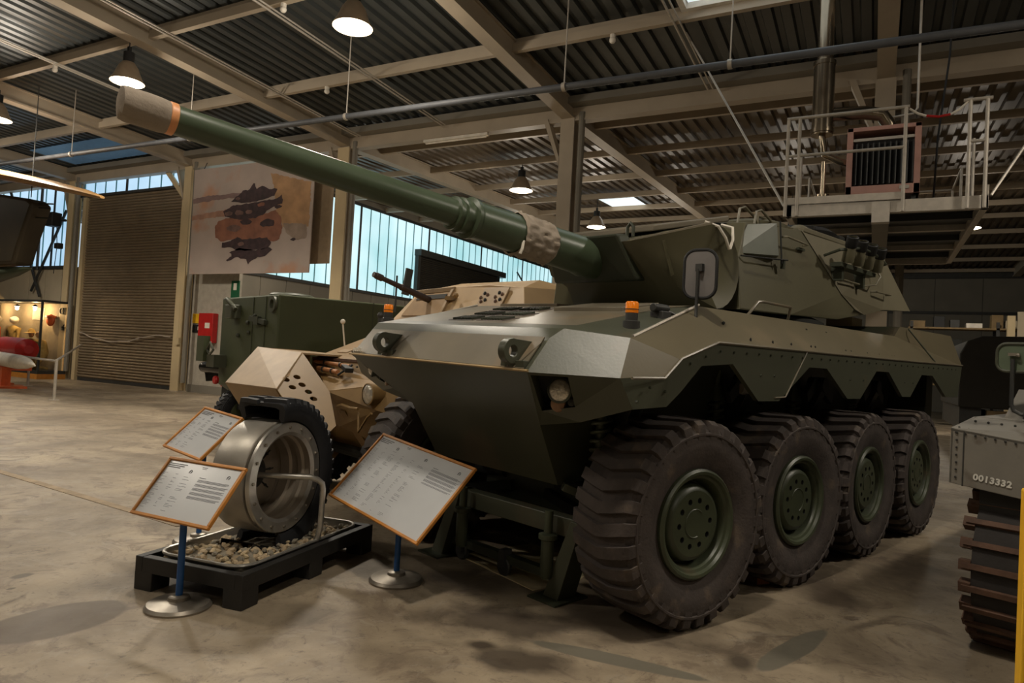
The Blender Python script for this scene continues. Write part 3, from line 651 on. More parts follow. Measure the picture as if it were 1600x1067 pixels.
# towing eyes
for v in (.64, 2.0):
    t_ = thing_part('x', AV)
    n = 20; ring = []; vs = []; fs = []
    cx, cz = -1.10, 1.655; ro, ri = .075, .034
    out = [(cx+ro*cos(a), cz+ro*sin(a)) for a in [2*pi*i/n for i in range(n)]]
    out = [(max(x, -9), z) for x, z in out]
    out2 = []
    for i, (x, z) in enumerate(out):   # stretch the ring back into the hull
        if x > cx+.03: x = cx+.16+(z-cz)*.5; z = z if z > cz else z
        out2.append((x, z))
    inn = [(cx+ri*cos(2*pi*i/n), cz+ri*sin(2*pi*i/n)) for i in range(n)]
    for y in (v-.028, v+.028):
        vs += [Lp((x, y, z)) for x, z in out2]+[Lp((x, y, z)) for x, z in inn]
    for i in range(n):
        k = (i+1) % n; fs += [(i, k, n+k, n+i), (2*n+i, 3*n+i, 3*n+k, 2*n+k), (i, 2*n+i, 2*n+k, k), (n+i, n+k, 3*n+k, 3*n+i)]
    b = MB(); b.add(vs, fs); b.bb(Lp((-1.08, v-.10, 1.55)), Lp((-.96, v+.10, 1.60))); obj('towing_eye', b, 'green', AV, smooth=30, bevel=.004)
    b = MB(); b.poly([Lp((-1.09, v-.028, 1.56)), Lp((-.95, v-.11, 1.72)), Lp((-.95, v-.028, 1.72))], (0, .01, 0)); b.poly([Lp((-1.09, v+.028, 1.56)), Lp((-.95, v+.11, 1.72)), Lp((-.95, v+.028, 1.72))], (0, .01, 0)); obj('eye_gusset', b, 'green_deck', AV, smooth=0)
# beacons
def beacon(u, v, z):
    t_ = MB(); t_.lathe([(0, 0), (.052, 0), (.052, .05), (.038, .055), (.038, .10), (.034, .10), (0, .10)], 20, (u, v, z)); o = obj('turn_signal', t_, 'dgrey', AV)
    g = MB(); g.lathe([(.036, .10), (.040, .105), (.040, .16), (.034, .17), (0, .172)], 20, (u, v, z)); obj('amber_lens', g, 'amber', o)
    g = MB(); g.lathe([(.041, .12), (.043, .12), (.043, .125), (.041, .125)], 20, (u, v, z)); obj('lens_band', g, 'dgrey', o)
beacon(-.46, .26, 1.838); beacon(-.58, 2.76, 1.86)
# mirrors
def mirror(v, sy):
    z = 1.93
    b = MB(); b.box((-.10, v+.03*sy, z), (.10, .10, .10)); b.tube([(-.19, v+.03*sy, z+.07), (-.03, v+.03*sy, z+.07)], .028, 12); o = obj('mirror_bracket', b, 'dgrey', AV, bevel=.006)
    b = MB(); b.tube([(-.09, v+.03*sy, z+.07), (.06, v-.02*sy, z+.02), (.16, v-.05*sy, z-.01), (.19, v-.05*sy, z+.03), (.19, v-.05*sy, z+.15), (.19, v-.05*sy, z+.36)], .011, 8); obj('mirror_arm', b, 'dgrey', o)
    c = Vector((.22, v-.05*sy, z+.33)); nrm = Vector((-.95, -.30*sy, 0)).normalized(); X_ = Vector((0, 0, 1)).cross(nrm).normalized()
    def rr(wd, h, rad, k=6):
        P = []
        for (sx, sz, a0) in ((1, 1, 0), (-1, 1, pi/2), (-1, -1, pi), (1, -1, 1.5*pi)):
            for i in range(k+1):
                a = a0+pi/2*i/k; P.append(c+X_*(sx*(wd/2-rad)+rad*cos(a))+Vector((0, 0, sz*(h/2-rad)+rad*sin(a))))
        return P
    b = MB(); b.poly([p-nrm*.012 for p in rr(.205, .315, .07)], nrm*.018); hb = obj('mirror_head', b, mat('mirror_back_grey', (116, 112, 110), .4), o, smooth=40)
    b = MB(); b.tube(rr(.215, .325, .075), .012, 8, closed=True); obj('mirror_rim', b, 'black', hb)
    b = MB(); b.box(tuple(c+nrm*.02+Vector((0, 0, .04))), (.03, .05, .05)); obj('mirror_clamp', b, 'dgrey', hb)
mirror(.27, 1)
b = MB()
for i in range(5): b.box((-1.076+.003*0, 2.44-i*.022, 1.625), (.012, .014, .028))
tag(obj('number_marks', b, 'white_paint', AV), 'row of small blurred white digits', None, None, 'stuff')
# deck handrail, deck bolts
for (v,) in ((.34,),):
    b = MB(); b.tube([(1.12, v, 2.06), (1.22, v-.03, 2.17), (1.30, v-.03, 2.18), (1.78, v-.03, 2.18), (1.80, v-.02, 2.16), (1.80, v, 2.06)], .012, 8); obj('grab_rail', b, 'green_deck', AV)
b = MB()
for k, u in enumerate([.62, .95, 1.25, 1.6, 1.68, 2.3, 2.42, 2.8, 3.1, 3.45, 3.52, 4.0, 4.1, 4.4]):
    t_ = .16; y = .0+.30*t_; z = 1.80+.26*t_; b.sphere((u, y-.002, z), .011, 6, sc_=(1, .6, 1.6))
for u, t_ in ((.45, .55), (1.9, .75), (2.3, .75), (3.3, .6), (3.9, .6), (4.9, .5)): b.sphere((u, .30*t_-.003, 1.80+.26*t_+.004), .012, 6)
tag(obj('deck_studs', b, 'dark', AV), kind='stuff')
b = MB(); b.tube([(4.75, .02, 1.84), (4.55, .24, 2.19)], .008, 6); obj('weld_seam', b, 'green_dark', AV)
b = MB(); b.bb((4.45, .8, 2.1), (4.75, 1.1, 2.32)); obj('pale_stowage_box', b, 'cream', AV, bevel=.005)
# ---- wheels
def tyre_mesh(name, R_, W_, bead, n_lug, material, lug_h=.03, sweep=.08, duty=.62, a0=0, a1=2*pi, shoulder=.06):
    b = MB(); h = W_/2
    prof = [(bead, -h*.72), (bead+.01, -h*.80), (bead+(R_-bead)*.35, -h*.98), (bead+(R_-bead)*.62, -h), (R_-.075, -h*.96), (R_-.035, -h*.84), (R_-lug_h, -h*.62), (R_-lug_h+.004, 0)]
    prof = prof+[(r, -y) for r, y in prof[:-1][::-1]]
    prof += [(bead-.012, h*.5), (bead-.012, -h*.5), prof[0]]
    b.lathe(prof, 64, ax='y', a0=a0, a1=a1, capends=True)
    # raised ring on the sidewall
    for y in (-1, 1):
        rr_ = bead+(R_-bead)*.72
        b.lathe([(rr_-.012, y*h*.985), (rr_-.006, y*(h+.006)), (rr_+.006, y*(h+.006)), (rr_+.012, y*h*.98)], 64, ax='y', a0=a0, a1=a1)
    for i in range(n_lug):
        a = a0+(a1-a0)*(i+.5)/n_lug; wd = (a1-a0)/n_lug*duty/2
        path = [(R_-.085, -h*1.0, 0), (R_-.03, -h*.97, .0), (R_-.004, -h*.84, .005), (R_, -h*.45, sweep*.55), (R_, 0, sweep), (R_, h*.45, sweep*.55), (R_-.004, h*.84, .005), (R_-.03, h*.97, 0), (R_-.085, h*1.0, 0)]
        vs = []
        for r, y, s in path:
            for da, dr in ((-wd, -lug_h-.012), (-wd*.86, 0), (wd*.86, 0), (wd, -lug_h-.012)):
                t = a+s+da; vs.append(((r+dr)*cos(t), y*(1.0 if dr else 1.012), (r+dr)*sin(t)))
        k = len(path); fs = []
        for j in range(k-1):
            for e in range(3): fs.append((j*4+e, j*4+e+1, j*4+4+e+1, j*4+4+e))
        fs += [(0, 1, 2, 3), ((k-1)*4, (k-1)*4+1, (k-1)*4+2, (k-1)*4+3)]
        b.add(vs, fs)
    return b.mesh(name, material, 30)
TY = tyre_mesh('wheel', .655, .50, .335, 30, 'tyre')
def rim_mesh():
    b = MB()
    prof = [(.345, -.19), (.345, -.222), (.330, -.236), (.312, -.232), (.303, -.212), (.286, -.205), (.278, -.188), (.268, -.13), (.262, -.105), (.252, -.105), (.246, -.13), (.240, -.165), (.228, -.188), (.205, -.198)]
    b.lathe(prof, 48, ax='y'); b.lathe([(.345, -.19), (.33, .2), (.30, .2), (.25, -.10)], 48, ax='y')
    # centre disc with real holes
    bm = bmesh.new(); loops = []
    def loop(cx, cz, r, n):
        vs = [bm.verts.new((cx+r*cos(2*pi*i/n), -.198, cz+r*sin(2*pi*i/n))) for i in range(n)]
        for i in range(n): bm.edges.new((vs[i], vs[(i+1) % n]))
        return vs
    loop(0, 0, .205, 48); hol = []
    for i in range(10):
        a = 2*pi*i/10+.2; hol.append((.145*cos(a), .145*sin(a))); loop(hol[-1][0], hol[-1][1], .019, 12)
    bmesh.ops.triangle_fill(bm, use_beauty=True, use_dissolve=False, edges=bm.edges)
    bm.verts.index_update(); b.add([v.co[:] for v in bm.verts], [tuple(v.index for v in f.verts) for f in bm.faces]); bm.free()
    for hx, hz in hol:
        b.lathe([(.019, -.198), (.017, -.170), (0, -.170)], 12, (hx, 0, hz), 'y', 1)
    b.lathe([(.083, -.199), (.088, -.203), (.093, -.199)], 32, ax='y', a0=pi*.9, a1=pi*2.25)
    return b.mesh('rim', ['wheelgreen', 'dark'], 40)
M['wheelgreen'] = mat('wheel_green_paint', (64, 70, 52), .42, 0, .12, 6, .05, 40, wear=((82, 72, 54), .62, 5))
RM = rim_mesh()
b = MB(); b.lathe([(.02, .16), (.10, .16), (.12, .26), (.2, .28)], 20, ax='y'); b.tube([(0, .1, 0), (0, .4, 0)], .09, 14); HB = b.mesh('hub_drum', 'dark', 35)
AX = [0, 1.475, 2.90, 4.335]
for i, u in enumerate(AX):
    for fl in (0, 1):
        ang = random.uniform(0, 2*pi)
        o = obj('wheel', TY, None, AV, loc=(u+(.03 if i == 0 else 0), 2.74 if fl else .235, .652)); st = radians([-8, -5, 0, 0][i])
        o.rotation_euler = (0, 0, st+(pi if fl else 0))
        o.rotation_euler = (Matrix.Rotation(st+(pi if fl else 0), 3, 'Z') @ Matrix.Rotation(ang, 3, 'Y')).to_euler()
        obj('rim', RM, None, o); obj('hub_drum', HB, None, o)
# suspension
for u in AX:
    for fl in (0, 1):
        Y = (lambda y: 2.98-y) if fl else (lambda y: y)
        for du in (.16, -.18):
            if u == 4.335 and du > 0: continue
            pts_ = [(u+du+.062*cos(t), Y(.68+0)+.062*sin(t), .95+.42*t/(2*pi*7)) for t in [2*pi*7*k/98 for k in range(99)]]
            b = MB(); b.tube(pts_, .014, 6); s_ = obj('coil_spring', b, 'spring', AV)
            b = MB(); b.tube([(u+du, Y(.68), .78), (u+du, Y(.68), 1.62)], .035, 12); b.lathe([(.035, 1.37), (.075, 1.37), (.07, 1.40), (.055, 1.50), (.035, 1.50)], 18, (u+du, Y(.68), 0)); obj('damper', b, 'spring', s_)
        b = MB(); b.beam((u-.02, Y(.5), 1.50), (u-.0, Y(.72), 1.0), .10, .12); b.poly([(u-.28, Y(.50), 1.45), (u-.1, Y(.50), 1.60), (u+.1, Y(.50), 1.60), (u+.34, Y(.50), 1.42), (u+.30, Y(.50), 1.34), (u+.06, Y(.5), 1.48), (u-.06, Y(.5), 1.48), (u-.24, Y(.5), 1.36)], (0, .05 if not fl else -.05, 0)); b.tube([(u, Y(.44), 1.53), (u, Y(.6), 1.53)], .075, 16); obj('suspension_arm', b, 'dgrey', AV, bevel=.006)
        b = MB(); b.tube([(u, Y(.45), .66), (u, Y(1.2), .72)], .06, 12); b.beam((u+.1, Y(.5), .45), (u, Y(1.3), .62), .10, .07); b.beam((u-.1, Y(.5), .45), (u, Y(1.3), .62), .10, .07); obj('half_shaft', b, 'dark', AV)
b = MB(); b.lathe([(0, -.10), (.05, -.1), (.07, -.04), (.07, .05), (.04, .1), (0, .1)], 16, (-.12, .5, 1.44), 'x'); obj('air_bottle', b, mat('dusty_fitting', (120, 110, 92), .6), AV)
b = MB(); b.lathe([(0, -.08), (.04, -.08), (.055, 0), (.04, .08), (0, .08)], 16, (1.42, .5, 1.48), 'x'); obj('air_bottle', b, 'galv', AV)
b = MB(); b.bb((.0, .95, .42), (5.2, 2.03, .86)); obj('belly_housing', b, 'green_dark', AV, bevel=.02)
b = MB(); obj('steering_strut', MB().beam((-.40, .80, .79), (-.02, .50, .62), .09, .05), 'green', AV); obj('steering_strut', MB().beam((-.40, 2.18, .81), (-.02, 2.48, .64), .09, .05), 'green', AV)
b = MB(); b.bb((5.3, .25, .55), (5.55, 2.7, 1.75)); obj('rear_plate', b, 'green_dark', AV, bevel=.01)
b = MB(); b.lathe([(.12, -.12), (.27, -.12), (.33, -.08), (.34, 0), (.33, .08), (.27, .12), (.12, .12)], 32, (5.78, .62, .80), 'x'); obj('towing_hose_drum', b, 'tyre_black', AV)

# ---- turret
b = MB()
TR = [(1.22, .5, 2.53), (1.50, .60, 2.87), (2.42, .56, 2.96), (4.50, .52, 2.99), (4.95, .36, 2.42), (4.35, .45, 2.38), (3.8, .45, 2.28), (3.07, .43, 2.17), (2.03, .43, 2.13), (1.22, .46, 2.11),
      (3.05, .40, 2.42), (3.42, .40, 2.30), (1.22, 1.0, 2.53), (1.50, 1.0, 2.90), (1.35, 1.0, 2.11), (1.28, .80, 2.10)]
facets(b, TR, [(0, 1, 2, 10, 8, 9), (10, 11, 6, 7, 8), (2, 3, 4, 5, 6, 11, 10), (0, 12, 13, 1), (0, 9, 14, 12), (9, 15, 14)],
       [(12, 14, q(14), q(12)), (12, q(12), q(13), 13), (1, 13, q(13), q(1), q(2), 2), (2, q(2), q(3), 3), (3, q(3), q(4), 4), (4, q(4), q(5), 5), (5, q(5), q(6), q(7), q(8), q(9), 9, 8, 7, 6)])
tur = obj('turret', b, 'turret', AV, smooth=20, bevel=.008)
b = MB(); b.add([Lp(p) for p in [(2.46, .553, 2.965), (4.50, .512, 2.995), (4.955, .352, 2.42), (4.35, .442, 2.38), (3.8, .442, 2.28), (3.42, .392, 2.30), (3.05, .392, 2.42)]], [(0, 1, 2, 3, 4, 5, 6)]); obj('bustle_side_plate', b, 'turret_light', tur, smooth=0)
# turret ring
b = MB(); b.lathe([(1.0, 0), (1.06, .02), (1.06, .10), (.98, .14)], 48, (2.55, 1.49, 2.03)); obj('turret_ring', b, 'dark', tur)
# wedge box on the cheek
Wd = [(1.28, .56, 2.58), (1.50, .58, 2.85), (1.80, .47, 2.90), (1.80, .44, 2.62), (1.86, .55, 2.92), (1.86, .50, 2.60)]
b = MB(); b.add([Lp(p) for p in Wd], [(0, 1, 2), (0, 2, 3), (2, 4, 5, 3), (0, 3, 5), (1, 4, 2)]); obj('cheek_wedge', b, mat('blue_grey_paint_panel', (104, 108, 98), .42), tur, smooth=0)
b = MB(); b.tube([Lp((1.86, .47, 2.93)), Lp((1.86, .44, 2.56))], .008, 6); b.tube([Lp((1.25, .49, 2.545)), Lp((1.95, .43, 2.60))], .007, 6); obj('panel_seam', b, 'dark', tur)
# mantlet
S = [(.46, 1.0, 2.575), (.80, .50, 2.72)]+[(.86+.33*cos(radians(88-i*14.5)), .47, 2.40+.32*sin(radians(88-i*14.5))) for i in range(13)]+[(.76, .80, 2.26), (.66, .92, 2.36)]
n = len(S)
pts_ = [Lp(p) for p in S]+[Lp((p[0]+(.25 if p[1] < .6 else 0), 1.49+(1.49-p[1])*(.62 if p[1] < .9 else .95), p[2])) for p in S]+[Lp((.78, .60, 2.42)), Lp((.98, 2.03, 2.42))]
b = MB(); b.add(pts_, [(i, (i+1) % n, 2*n) for i in range(n)]+[(n+(i+1) % n, n+i, 2*n+1) for i in range(n)]+[(i, (i+1) % n, n+(i+1) % n, n+i) for i in range(n)]); mantlet = obj('mantlet', b, 'turret', tur, smooth=32)
b = MB(); b.poly([Lp(p) for p in ((.40, 1.10, 2.63), (.40, 1.88, 2.63), (.62, 1.95, 2.28), (.62, 1.03, 2.28))], (.16, 0, .02)); obj('mantlet_face', b, 'green_dark', mantlet, bevel=.02, smooth=0)
b = MB(); b.poly([Lp(p) for p in ((.78, 1.05, 2.33), (1.02, .78, 2.33), (1.35, .75, 2.15), (1.05, 1.05, 2.13))], (.35, .55, 0)); obj('chin_box', b, 'green_dark', mantlet, bevel=.015, smooth=0)
b = MB(); b.poly([Lp(p) for p in ((.48, .99, 2.59), (.81, .50, 2.74), (.81, .54, 2.74), (.48, 1.03, 2.59))], (0, 0, -.02)); obj('edge_strip', b, 'green_deck', mantlet, smooth=0)
b = MB(); b.beam((.62, .945, 2.625), (.90, .86, 2.33), .035, .008, upv=(0, 1, 0)); b.beam((.80, .895, 2.65), (1.10, .81, 2.33), .03, .006, upv=(0, 1, 0)); obj('appliq_strip', b, 'turret', mantlet, smooth=0) if False else obj('reinforcing_strip', MB().beam((.60, .79, 2.60), (.70, .76, 2.34), .03, .01, upv=(0, 1, 0)), 'turret', mantlet, smooth=0)
b = MB(); b.tube([Lp((.62, 1.10, 2.64)), Lp((.62, 1.10, 2.72)), Lp((.62, 1.13, 2.755)), Lp((.62, 1.16, 2.72)), Lp((.62, 1.16, 2.64))], .014, 8); obj('lifting_eye', b, 'green_dark', mantlet)
b = MB(); b.tube([Lp((.88+.345*cos(a), .56, 2.40+.335*sin(a))) for a in [radians(55-12*i) for i in range(13)]], .035, 8); obj('rubber_seal', b, 'black', tur)
# straps at the mantlet top
b = MB()
for du in (0, .10): b.tube([Lp((1.30+du, .72-.12*du, 2.90)), Lp((1.36+du*.6, .60, 2.80)), Lp((1.34+du*.3, .56, 2.66)), Lp((1.37, .55, 2.60))], .011, 6)
tag(obj('web_strap', MB().tube([Lp((.80, .56, 2.745)), Lp((.85, .47, 2.71)), Lp((.91, .44, 2.63)), Lp((.97, .44, 2.55))], .012, 6), 'white_paint', tur))
obj('web_strap', MB().tube([Lp((1.12, .60, 2.78)), Lp((1.08, .48, 2.74)), Lp((1.02, .44, 2.63)), Lp((.98, .44, 2.55))], .012, 6), 'white_paint', tur)
# roof gear: hatches, loops, cupola
b = MB(); b.lathe([(0, .07), (.30, .07), (.36, .04), (.36, 0)], 28, (2.3, 1.0, 2.97)); obj('commander_hatch', b, 'turret', tur)
b = MB(); b.lathe([(0, .09), (.26, .09), (.33, .05), (.33, 0)], 28, (2.4, 1.95, 2.97)); obj('gunner_hatch', b, 'turret', tur)
b = MB(); b.poly([Lp(p) for p in ((.75, 1.0, 2.70), (1.5, .75, 2.89), (1.5, 2.2, 2.89), (.75, 1.98, 2.70))], (0, 0, .05)); obj('roof_raised_panel', b, 'green_deck', tur, bevel=.01, smooth=0)
for u, v in ((1.62, .74), (1.80, .68)):
    b = MB(); b.tube([Lp((u, v, 2.89)), Lp((u+.03, v, 3.03)), Lp((u+.12, v, 3.06)), Lp((u+.30, v, 3.0)), Lp((u+.38, v, 2.92))], .011, 8); obj('roof_grab_loop', b, 'turret_light', tur)
b = MB(); b.tube([Lp((2.0, .75, 2.93)), Lp((2.0, .75, 3.03)), Lp((2.7, .75, 3.03)), Lp((2.7, .75, 2.95))], .012, 8); obj('roof_rail', b, 'turret_light', tur)
b = MB(); b.lathe([(.30, 0), (.42, .02), (.45, .08), (.38, .13), (.22, .14), (0, .12)], 32, (3.2, 1.0, 2.99)); obj('cupola', b, 'black', tur)
b = MB(); b.sphere((2.78, .72, 3.03), .09, 14, sc_=(1.4, 1, .7)); obj('periscope_cowl', b, 'turret_light', tur)
b = MB(); b.box((3.0, .70, 3.07), (.16, .1, .08), rz=.2); b.box((3.25, .62, 3.05), (.14, .08, .07), rz=-.1); b.box((3.5, .62, 3.05), (.14, .08, .07)); obj('vision_block', b, 'dark', tur, bevel=.01)
b = MB(); b.beam(Lp((2.5, .57, 2.975)), Lp((4.5, .54, 3.0)), .06, .05); obj('roof_edge_rail', b, 'turret_light', tur, bevel=.008)
# side handles
def handle(u0, u1, z0, z1, v):
    b = MB(); d = -.055; b.tube([Lp((u0, v, z0)), Lp((u0+.01, v+d, z0)), Lp((u1-.01, v+d, z1)), Lp((u1, v, z1))], .010, 8); obj('side_handle', b, 'turret_light', tur)
handle(1.95, 2.38, 2.81, 2.80, .50); handle(3.02, 3.45, 2.56, 2.56, .43); handle(3.95, 4.4, 2.54, 2.55, .44)
b = MB(); b.box(Lp((1.9, .45, 2.56)), (.03, .03, .08)); b.box(Lp((2.35, .5, 2.76)), (.12, .03, .02)); obj('turret_latch', b, 'green_dark', tur)
# smoke grenade launcher
gl = MB(); gl.tube([Lp((2.75, .45, 2.76)), Lp((2.72, .30, 2.80)), Lp((3.1, .24, 2.87)), Lp((3.45, .24, 2.86)), Lp((3.95, .30, 2.83)), Lp((4.0, .44, 2.80))], .014, 8); gl.box(Lp((3.25, .36, 2.68)), (.9, .10, .04)); gl.box(Lp((2.95, .40, 2.62)), (.05, .10, .16)); gl.box(Lp((3.5, .40, 2.60)), (.05, .10, .16)); glo = obj('grenade_launcher_frame', gl, 'green_dark', tur)
for i in range(4):
    u = 2.92+i*.25; b = MB(); Rr = Matrix.Rotation(radians(-22), 3, 'Y') @ Matrix.Rotation(radians(18), 3, 'X')
    b.lathe([(0, 0), (.055, 0), (.055, .10), (.048, .11), (.048, .24), (.040, .24), (.040, .12), (0, .12)], 18, Lp((u, .30, 2.72)), 'z', 0, Rr); g_ = obj('grenade_cup', b, 'turret' if i != 9 else 'dark', glo)
    b = MB(); b.lathe([(.049, .14), (.054, .15), (.054, .24), (.049, .245), (.041, .245), (.038, .2)], 18, Lp((u, .30, 2.72)), 'z', 0, Rr); obj('cup_sleeve', b, 'black', g_)
b = MB(); b.tube([Lp((3.6, .4, 2.56)), Lp((3.85, .36, 2.60)), Lp((3.98, .36, 2.70)), Lp((3.95, .4, 2.80))], .010, 6); obj('launcher_cable', b, 'turret_light', tur)
# ---- gun
def G(u):  # barrel axis
    return Vector((u, 1.49, 2.504-.0755*(u-.5)))
b = MB()
seg = [(.62, .165), (.50, .165), (.46, .172), (.42, .165), (.40, .158), (-.15, .148), (-.74, .136), (-.76, .148), (-.79, .15), (-.80, .118), (-.845, .118), (-.85, .126), (-.875, .126), (-.88, .108), (-.91, .108), (-.915, .118), (-.93, .118), (-.935, .096), (-2.0, .083), (-2.78, .076)]
b.tube([G(u) for u, r in seg], [r for u, r in seg], 40); gun = obj('gun_barrel', b, 'barrel', AV, smooth=25)
b = MB(); b.tube([G(-2.748), G(-2.752), G(-2.785), G(-2.79)], [.077, .0835, .0835, .077], 32); obj('copper_band', b, 'copper', gun)
# muzzle cover: wrinkled cap
b = MB(); ks = [-2.782, -2.79, -2.82, -2.88, -2.94, -2.97, -3.0, -3.01]; rs_ = [.079, .083, .086, .087, .086, .087, .080, .04]; n = 40; vs = []
for k_, (u, r) in enumerate(zip(ks, rs_)):
    c = G(u)
    for j in range(n):
        a = 2*pi*j/n; w_ = 1+(.022*sin(3*a+u*9)+.016*sin(7*a-u*20)+.010*sin(11*a) if k_ > 1 else .004*sin(9*a))
        vs.append((c.x, c.y+r*w_*cos(a), c.z+r*w_*sin(a)))
fs = [(i*n+j, i*n+(j+1) % n, (i+1)*n+(j+1) % n, (i+1)*n+j) for i in range(len(ks)-1) for j in range(n)]+[tuple(range((len(ks)-1)*n, len(ks)*n))]
b.add(vs, fs); tag(obj('muzzle_cover', b, 'canvas', gun, smooth=60), 'grey canvas cover tied over the muzzle')
# cloth wrapped round the sleeve
b = MB(); n = 72; vs = []; K = 28
for i in range(K+1):
    u = -.34+.36*i/K; c = G(u)
    for j in range(n):
        a = 2*pi*j/n; fold = .012*sin(5*a+u*22)+.008*sin(9*a-u*31)+.006*sin(13*a+u*12)
        r = .152+abs(fold)*(.9 if .05 < i/K < .95 else .4)+(.008 if i in (1, 2, K-1, K-2) else 0)-(.004 if i in (0, K) else 0)
        vs.append((c.x, c.y+r*cos(a), c.z+r*sin(a)))
fs = [(i*n+j, i*n+(j+1) % n, (i+1)*n+(j+1) % n, (i+1)*n+j) for i in range(K) for j in range(n)]
b.add(vs, fs); tag(obj('cloth_wrap', b, 'canvas', gun, smooth=70), 'crumpled grey cloth wrapped round the barrel sleeve')
b = MB(); c = G(-.34); b.tube([(c.x, c.y-.12, c.z-.07), (c.x-.02, c.y-.13, c.z-.13), (c.x-.03, c.y-.12, c.z-.17)], .012, 6); obj('tie_cord', b, 'white_paint', gun)

# ---- support trestle under the nose
TS = thing('support_trestle', 'green steel trestle with screw jacks and castors under the nose of the big vehicle', 'trestle', VO, VRZ)
b = MB(); b.bb((-.31, .76, .43), (-.20, 2.0, .56)); obj('cross_beam', b, 'green', TS, bevel=.006)
for (v0, v1) in ((.90, .72), (2.18, 1.98)):
    b = MB(); b.poly([(-.36, v0+.07, .012), (-.36, v1+.03, .56), (-.36, v1-.06, .56), (-.36, v0-.07, .012)], (.18, 0, 0)); lg = obj('leg', b, 'green', TS, bevel=.004)
    b = MB(); b.bb((-.45, v0-.13, 0), (-.12, v0+.13, .014)); obj('foot_plate', b, 'green_dark', lg)
    v = .93 if v0 < 1 else 1.85
    b = MB(); b.lathe([(0, .14), (.035, .14), (.045, .18), (.045, .40), (.065, .41), (.065, .44), (.03, .45), (.03, .60), (0, .60)], 18, (-.38, v, 0)); obj('screw_jack', b, mat('dull_jack_paint', (70, 76, 58), .5), TS)
for v in (1.45, 1.95):
    b = MB(); b.lathe([(0, -.02), (.06, -.02), (.07, -.012), (.07, .012), (.06, .02), (0, .02)], 20, (-.28, v, .07), 'x'); b.bb((-.32, v-.03, .07), (-.24, v+.03, .2)); obj('castor', b, 'dgrey', TS)
b = MB(); b.bb((-.29, .8, .10), (-.22, 2.1, .16)); obj('lower_bar', b, 'green_dark', TS)
# sheet and wooden chock on the floor
sh = MB(); sh.poly([(-2.93, 4.78, 0), (-2.06, 4.39, 0), (-1.88, 4.76, 0), (-1.9, 5.2, 0), (-2.61, 5.48, 0)], (0, 0, .006)); tag(obj('floor_sheet', sh, 'sheetfloor', smooth=0), 'pale creased sheet lying flat on the floor beneath the vehicle nose', 'floor sheet')
ck = MB(); ck.box((0, 0, .035), (.46, .12, .07)); tag(obj('wooden_chock', ck, mat('weathered_beam', (96, 66, 46), .7, 0, .2, 8), bevel=.005, loc=(-.86, 5.76, 0)), 'short wooden block on the floor between first and second wheels', 'wooden block')
ck = bpy.data.objects['wooden_chock']; ck.rotation_euler = (0, 0, radians(-42))
eb = MB(); eb.box((.2305, 0, .035), (.003, .115, .066)); obj('end_grain', eb, 'orange' if False else mat('end_grain', (150, 92, 54), .7), ck)

# ================================================================== RUN-FLAT WHEEL ON ITS GRAVEL TRAY
PR = radians(8.4); PO = (-3.865, 3.64, 0)
PT = thing('display_pallet', 'low black wooden pallet frame holding a gravel tray beneath the cut tyre', 'pallet', PO, PR)
PW, PL, PH = .86, 1.50, .215
for x in (-PW/2+.03, PW/2-.03):
    b = MB(); b.bb((x-.03, -PL/2, PH-.10), (x+.03, PL/2, PH)); obj('side_board', b, 'blackwood', PT, bevel=.004)
for y in (-PL/2+.03, PL/2-.03):
    b = MB(); b.bb((-PW/2+.06, y-.03, PH-.10), (PW/2-.06, y+.03, PH-.002)); obj('end_board', b, 'blackwood', PT, bevel=.004)
for x in (-PW/2+.0725, PW/2-.0725):
    for y in (-PL/2+.075, 0, PL/2-.075):
        b = MB(); b.box((x, y, .06), (.145, .15, .12)); obj('foot_block', b, 'blackwood', PT, bevel=.004)
b = MB(); b.bb((-PW/2+.06, -PL/2+.06, PH-.11), (PW/2-.06, PL/2-.06, PH-.10)); obj('base_board', b, 'blackwood', PT)
TRY = thing('gravel_tray', 'shallow steel tray of loose tan gravel set in the black pallet', 'tray', PO, PR)
def rrect(wd, l, r, z, k=6):
    P = []
    for sx, sy, a0 in ((1, 1, 0), (-1, 1, pi/2), (-1, -1, pi), (1, -1, 1.5*pi)):
        for i in range(k+1):
            a = a0+pi/2*i/k; P.append((sx*(wd/2-r)+r*cos(a), sy*(l/2-r)+r*sin(a), z))
    return P
b = MB(); b.tube(rrect(PW-.15, PL-.16, .13, PH+.012), .013, 8, closed=True)
inr = rrect(PW-.17, PL-.18, .12, PH+.008); lo = rrect(PW-.23, PL-.24, .10, PH-.085); n = len(inr)
b.add(inr+lo, [(i, (i+1) % n, n+(i+1) % n, n+i) for i in range(n)]+[tuple(range(n, 2*n))]); obj('tray_shell', b, 'steel', TRY)
b = MB(); gx, gy = 14, 26; vs = []
for j in range(gy+1):
    for i in range(gx+1):
        x = (i/gx-.5)*(PW-.21); y = (j/gy-.5)*(PL-.22); vs.append((x, y, PH-.035+random.uniform(-.006, .006)))
b.add(vs, [(j*(gx+1)+i, j*(gx+1)+i+1, (j+1)*(gx+1)+i+1, (j+1)*(gx+1)+i) for j in range(gy) for i in range(gx)]); tag(obj('gravel_bed', b, M['stone'][1], TRY, smooth=0), kind='stuff')
smesh = []
for k in range(9):
    bm = bmesh.new(); bmesh.ops.create_icosphere(bm, subdivisions=1, radius=1); 
    for v in bm.verts: v.co *= random.uniform(.75, 1.15)
    me = bpy.data.meshes.new('stone'); bm.to_mesh(me); bm.free(); me.materials.append(M['stone'][k % 3]); smesh.append(me)
cnt = 0
